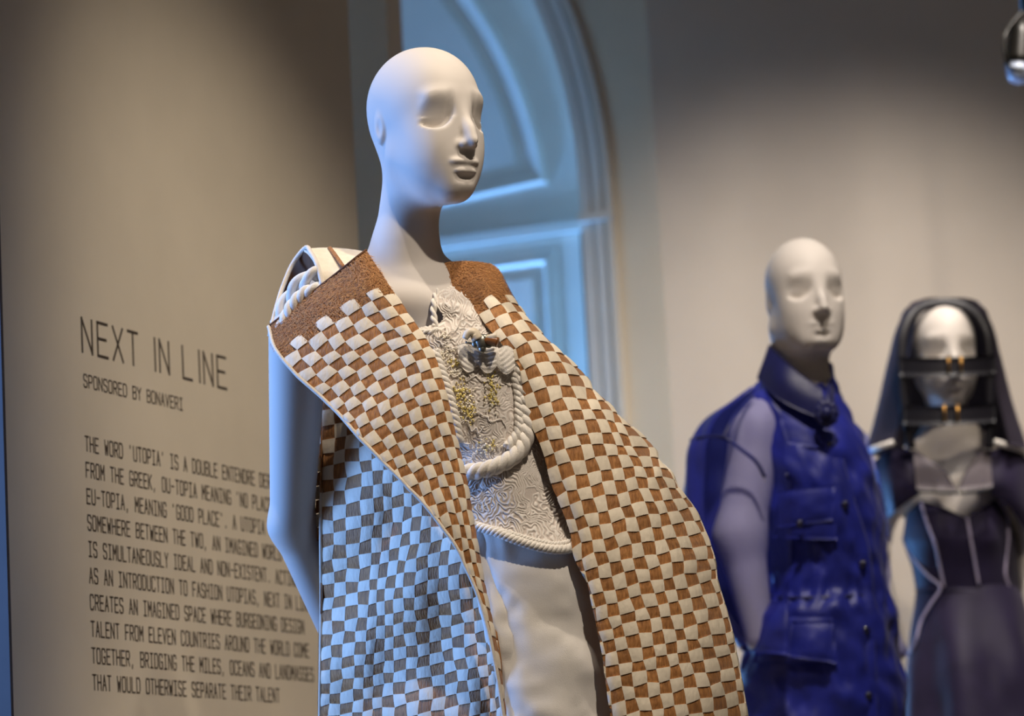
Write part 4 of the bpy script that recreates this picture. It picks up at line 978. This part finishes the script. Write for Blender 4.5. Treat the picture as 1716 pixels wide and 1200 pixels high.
v_, f_ = sphere_vf(P(1341.0, 878.0, float(JS.y(1341, 878) - .024)), .0085, 10, 7, (1, .5, 1)); mesh_obj('button', v_, f_, btn, pk)
pk = loft_patch('pocket', JS, [(1272, 1030), (1396, 1030), (1404, 1112), (1262, 1112)], .008, silk, JK, 16, 14, .004, .010, 3)
loft_patch('pocket_flap', JS, [(1276, 1010), (1322, 1006), (1322, 1098), (1240, 1090)], .062, silk, JK, 14, 14, .004, .010, 4)
loft_patch('pocket_flap', JS, [(1326, 1042), (1398, 1040), (1392, 1110), (1320, 1100)], .020, silk, JK, 14, 12, .004, .006, 7)
v_, f_ = sphere_vf(P(1313.0, 1085.0, float(JS.y(1313, 1085) - .034)), .008, 10, 7, (1, .5, 1)); mesh_obj('button', v_, f_, btn, pk)
v_, f_ = tube_vf(curve_pts(on_loft(JS, [(1288, 1000), (1330, 1004), (1390, 1002), (1450, 998), (1482, 996)], .002), 40), .006, 6); mesh_obj('waist_seam', v_, f_, silk_d, JK)
TD = thing('dark_trousers', 'dark trousers below the blue jacket', 'trousers')
for a, b in ((1260, 1390), (1385, 1515)):
    v_, f_ = loft([(1440, a, b, 6.56, .09), (1912, a + 10, b - 10, 6.56, .07)], 32, 20); mesh_obj('trouser_leg', v_, f_, cloth_d, TD)

# ------------------------------------------------------------------ third mannequin: veil, bolero and corset dress
navy = mat('navy_crepe', '#221a36', 0.6, var=0.12, scale=20, bump=0.12, bscale=120, sheen=0.1, spec=0.25)
veilm = mat('navy_veil', '#3a3442', 0.7, var=0.08, scale=20, alpha=(0.84, (0.5, 0.5, 0.6)))
band = mat('black_ribbon', '#121019', 0.5, var=0.1, scale=40)
greyc = mat('grey_organdie', '#6f676d', 0.6, var=0.06, scale=30)
lilac = mat('lilac_piping', '#a99fb8', 0.5, var=0.05, scale=60)
gold = mat('gold_slider', '#c99a55', 0.3, var=0.1, scale=60, metallic=0.9)
whitec = mat('white_edge', '#e8e2da', 0.6, var=0.04, scale=60)
M3 = thing('mannequin', 'pale mannequin whose face is covered by two dark straps under a veil', 'mannequin')
H3 = Frame(P(1581.0, 590.0, 7.30), 6, -3, 0, 0.99)
n0 = H3.fro((-0.028, 0, -0.05)); n1 = Pf(1592, 730, 7.34)
S3L = Pf(1500, 800, 7.36); S3R = Pf(1705, 795, 7.36)
def m3(p):
    d = head_sdf(H3.to(p), 0.2)
    d = smin(d, cone(p, n0, n1, .045, .048), .028)
    b = smin(cone(p, n1, S3L, .045, .045), cone(p, n1, S3R, .045, .045), .06)
    b = smin(b, ell(p, Pf(1605, 850, 7.37), (.125, .095, .13)), .05)
    b = smin(b, ell(p, Pf(1615, 990, 7.38), (.10, .075, .22)), .05)
    d = smin(d, b, .03)
    a = smin(cone(p, S3L, Pf(1466, 905, 7.44), .040, .034), cone(p, Pf(1466, 905, 7.44), Pf(1440, 1060, 7.5), .034, .025), .02)
    a2 = smin(cone(p, S3R, Pf(1730, 930, 7.38), .042, .034), cone(p, Pf(1730, 930, 7.38), Pf(1736, 1080, 7.32), .034, .025), .02)
    return smin(smin(d, a, .03), a2, .03)
V, Fq = surface_nets(m3, (0.68, 7.08, 1.5), (1.34, 7.62, 2.58), 0.0046)
big_mesh('body', V, Fq, shell, M3)

VE = thing('veil_hood', 'dark navy hood veil with two buckled straps across the face', 'veil')
vr = [(502, 1568, 1594, 7.34, .02), (506, 1540, 1625, 7.34, .06), (516, 1522, 1643, 7.34, .095), (540, 1508, 1657, 7.34, .12), (600, 1490, 1674, 7.34, .135), (680, 1472, 1694, 7.34, .145), (740, 1456, 1713, 7.34, .15), (756, 1450, 1718, 7.34, .15)]
o0, o1 = math.pi / 2 + 0.78, 2 * math.pi + math.pi / 2 - 0.78
v_, f_ = loft(vr, 90, 60, 2.0, lambda th, py: .003 * np.sin(th * 9) * np.clip((py - 520) / 200, 0, 1), o0, o1); v_, f_ = thick_grid(v_, 90, 60, .002); mesh_obj('veil', v_, f_, veilm, VE)
rim = [(1527, 752, 7.22), (1519, 700, 7.215), (1514, 640, 7.21), (1512, 590, 7.21), (1516, 555, 7.215), (1530, 527, 7.23), (1555, 511, 7.25), (1582, 507, 7.255), (1612, 511, 7.25), (1638, 527, 7.23), (1654, 555, 7.215), (1660, 590, 7.21), (1661, 640, 7.21), (1660, 700, 7.215), (1657, 752, 7.22)]
v_, f_ = tube_vf(curve_pts([Pf(*q_) for q_ in rim], 90), .0115, 8, flat=.35); mesh_obj('rim_band', v_, f_, band, VE)
def strap(y0, y1, xa, xb, yy):
    U, T_ = np.meshgrid(np.linspace(0, 1, 30), np.linspace(0, 1, 5))
    gx_ = xa + (xb - xa) * U; gy_ = y0 + (y1 - y0) * T_ + 3 * np.sin(U * 3) - 5 * (U - .5)
    v_, f_ = thick_grid(P(gx_, gy_, yy - .035 * np.sin(math.pi * U)).reshape(-1, 3), 30, 5, .004)
    return mesh_obj('strap', v_, f_, band, VE)
s1 = strap(596, 628, 1508, 1668, 7.205); s2 = strap(677, 709, 1514, 1668, 7.205)
for s_, xs_, ya, yb in ((s1, (1590, 1611), 597, 626), (s2, (1583, 1605), 678, 707)):
    for x in xs_:
        v_, f_ = box_vf(Pf(x, (ya + yb) / 2, 7.160), (.0018, 0, 0), (0, .005, 0), (0, 0, (yb - ya) / 2 * 7.2 / F)); mesh_obj('slider', v_, f_, gold, s_)
for a, b in (((1450, 757, 7.30), (1496, 742, 7.23)), ((1668, 741, 7.23), (1718, 756, 7.30))):
    v_, f_ = tube_vf([Pf(*a), Pf(*b)], .0075, 8); mesh_obj('white_corner_edge', v_, f_, whitec, VE)

BO = thing('bolero', 'cropped dark navy bolero with a pointed grey collar below the veil', 'bolero')
patch('bolero_front', [[(1466, 772, 7.33), (1485, 756, 7.30), (1512, 750, 7.27), (1532, 756, 7.25)], [(1472, 806, 7.31), (1492, 800, 7.26), (1515, 800, 7.24), (1535, 806, 7.235)], [(1482, 846, 7.31), (1496, 838, 7.26), (1518, 828, 7.245), (1540, 824, 7.24)], [(1488, 872, 7.33), (1500, 858, 7.28), (1520, 842, 7.255), (1541, 829, 7.245)]], 20, 24, navy, BO)
patch('bolero_front', [[(1655, 756, 7.25), (1680, 750, 7.27), (1705, 756, 7.30), (1728, 775, 7.33)], [(1657, 806, 7.235), (1682, 800, 7.24), (1705, 805, 7.26), (1730, 815, 7.31)], [(1660, 824, 7.24), (1688, 830, 7.245), (1710, 845, 7.26), (1735, 860, 7.31)], [(1662, 829, 7.245), (1692, 850, 7.255), (1712, 880, 7.28), (1735, 905, 7.33)]], 20, 24, navy, BO)
patch('bolero_back', [[(1466, 772, 7.34), (1540, 745, 7.50), (1650, 745, 7.50), (1728, 775, 7.34)], [(1484, 860, 7.36), (1540, 850, 7.52), (1650, 850, 7.52), (1732, 870, 7.36)]], 24, 14, navy, BO)
patch('collar', [[(1530, 752, 7.245), (1537, 757, 7.235), (1545, 763, 7.23)], [(1533, 785, 7.23), (1556, 784, 7.22), (1582, 788, 7.215)], [(1536, 819, 7.225), (1568, 820, 7.215), (1603, 821, 7.21)]], 14, 12, greyc, BO)
patch('collar', [[(1643, 758, 7.23), (1652, 755, 7.235), (1660, 752, 7.245)], [(1619, 788, 7.215), (1640, 784, 7.22), (1661, 784, 7.23)], [(1605, 821, 7.21), (1635, 819, 7.215), (1664, 815, 7.225)]], 14, 12, greyc, BO)
v_, f_ = tube_vf(curve_pts([Pf(1536, 823, 7.222), Pf(1570, 825, 7.212), Pf(1605, 826, 7.207), Pf(1640, 823, 7.212), Pf(1664, 819, 7.222)], 24), .0042, 6); mesh_obj('collar_band', v_, f_, band, BO)
v_, f_ = sphere_vf(Pf(1606, 825, 7.20), .006, 10, 7); mesh_obj('bead_clasp', v_, f_, silver, BO)

DR = thing('corset_dress', 'dark navy corset dress with lilac boning lines, sweetheart neckline and full skirt', 'dress')
cr = [(905, 1514, 1704, 7.37, .118), (950, 1530, 1706, 7.37, .104), (985, 1536, 1708, 7.37, .095), (1020, 1531, 1722, 7.37, .11), (1060, 1524, 1736, 7.37, .13), (1120, 1518, 1752, 7.37, .16), (1200, 1512, 1765, 7.37, .18), (1500, 1480, 1800, 7.37, .22), (1862, 1450, 1830, 7.37, .25)]
CS = LoftS([(836, 1512, 1694, 7.37, .118)] + cr)
v_, f_ = loft(cr[2:], 110, 160, 2.0, lambda th, py: (.010 * np.sin(th * 7 + py / 160) + .004 * vnoise(th * 4, py / 60, 95)) * np.clip((py - 1000) / 120, 0, 1)); mesh_obj('skirt', v_, f_, navy, DR)
# corset: heart-shaped upper edge
nu, nv = 110, 40
th = np.linspace(0, 2 * math.pi, nu); ft = np.clip(np.sin(th), 0, 1)
xfr = 1608 + 96 * np.cos(th)
topf = np.interp(xfr, [1512, 1520, 1543, 1585, 1621, 1648, 1676, 1690, 1704], [905, 862, 838, 851, 868, 853, 836, 862, 900])
topy = np.where(np.sin(th) > 0, topf, 900)
T_ = np.linspace(0, 1, nv)[:, None]; gy_ = topy[None, :] * (1 - T_) + 990 * T_
rr = CS.r; xl = np.interp(gy_, rr[:, 0], rr[:, 1]); xr = np.interp(gy_, rr[:, 0], rr[:, 2]); yc = 7.37; ry = np.interp(gy_, rr[:, 0], rr[:, 4])
gx_ = (xl + xr) / 2 + (xr - xl) / 2 * np.cos(th)[None, :]; bust = .016 * (np.exp(-((gx_ - 1563) / 26) ** 2) + np.exp(-((gx_ - 1662) / 26) ** 2)) * np.exp(-((gy_ - 890) / 34) ** 2)
v_, f_ = thick_grid(P(gx_, gy_, yc - (ry + bust) * np.sin(th)[None, :]).reshape(-1, 3), nu, nv, .003); mesh_obj('corset', v_, f_, navy, DR)
for pts in ([(1543, 842), (1553, 875), (1566, 910), (1574, 945), (1582, 984)], [(1518, 912), (1534, 940), (1555, 965), (1576, 984), (1560, 1012), (1543, 1042), (1536, 1070), (1526, 1094)], [(1621, 868), (1628, 910), (1634, 945), (1640, 980)], [(1677, 838), (1688, 866), (1690, 900), (1686, 940), (1685, 965), (1692, 986)]):
    p_ = [P(float(x), float(y), float(CS.y(x, y) - .006 - .016 * (math.exp(-((x - 1563) / 26) ** 2) + math.exp(-((x - 1662) / 26) ** 2)) * math.exp(-((y - 890) / 34) ** 2))) for x, y in pts]
    v_, f_ = tube_vf(curve_pts(p_, 30), .0036, 6, flat=.7); mesh_obj('boning', v_, f_, lilac, DR)

# ------------------------------------------------------------------ track spotlight at the upper right
SP = thing('track_spotlight', 'black track spotlight with a bracket high in front of the right wall', 'spotlight')
blk = mat('black_metal', '#15130f', 0.35, var=0.1, scale=60, metallic=0.4); lensm = mat('frosted_lens', '#aab4c8', 0.25, var=0.05, scale=40)
Ys = 7.0; ax0 = Pf(1712, 62, Ys); ax1 = Pf(1708, 112, Ys - .02)
pth_ = [ax0 + (ax1 - ax0) * t for t in (-.55, -.5, 0, .8, 1.0)]
v_, f_ = tube_vf(pth_, [.012, .026, .030, .034, .034], 20); mesh_obj('housing', v_, f_, blk, SP)
v_, f_ = tube_vf([ax1 + (ax1 - ax0) * t for t in (0.02, .2, .42)], [.030, .029, .022], 20); mesh_obj('lens', v_, f_, lensm, SP)
v_, f_ = tube_vf(curve_pts([Pf(1716, 18, Ys), Pf(1696, 40, Ys - .02), Pf(1684, 62, Ys - .04), Pf(1684, 90, Ys - .05), Pf(1692, 112, Ys - .05), Pf(1716, 118, Ys - .05)], 40), .0045, 8); mesh_obj('bracket', v_, f_, blk, SP)
tp = Pf(1716, 18, Ys)
v_, f_ = tube_vf([tp, np.array([tp[0], tp[1], 4.62])], .008, 8); mesh_obj('stem', v_, f_, blk, SP)
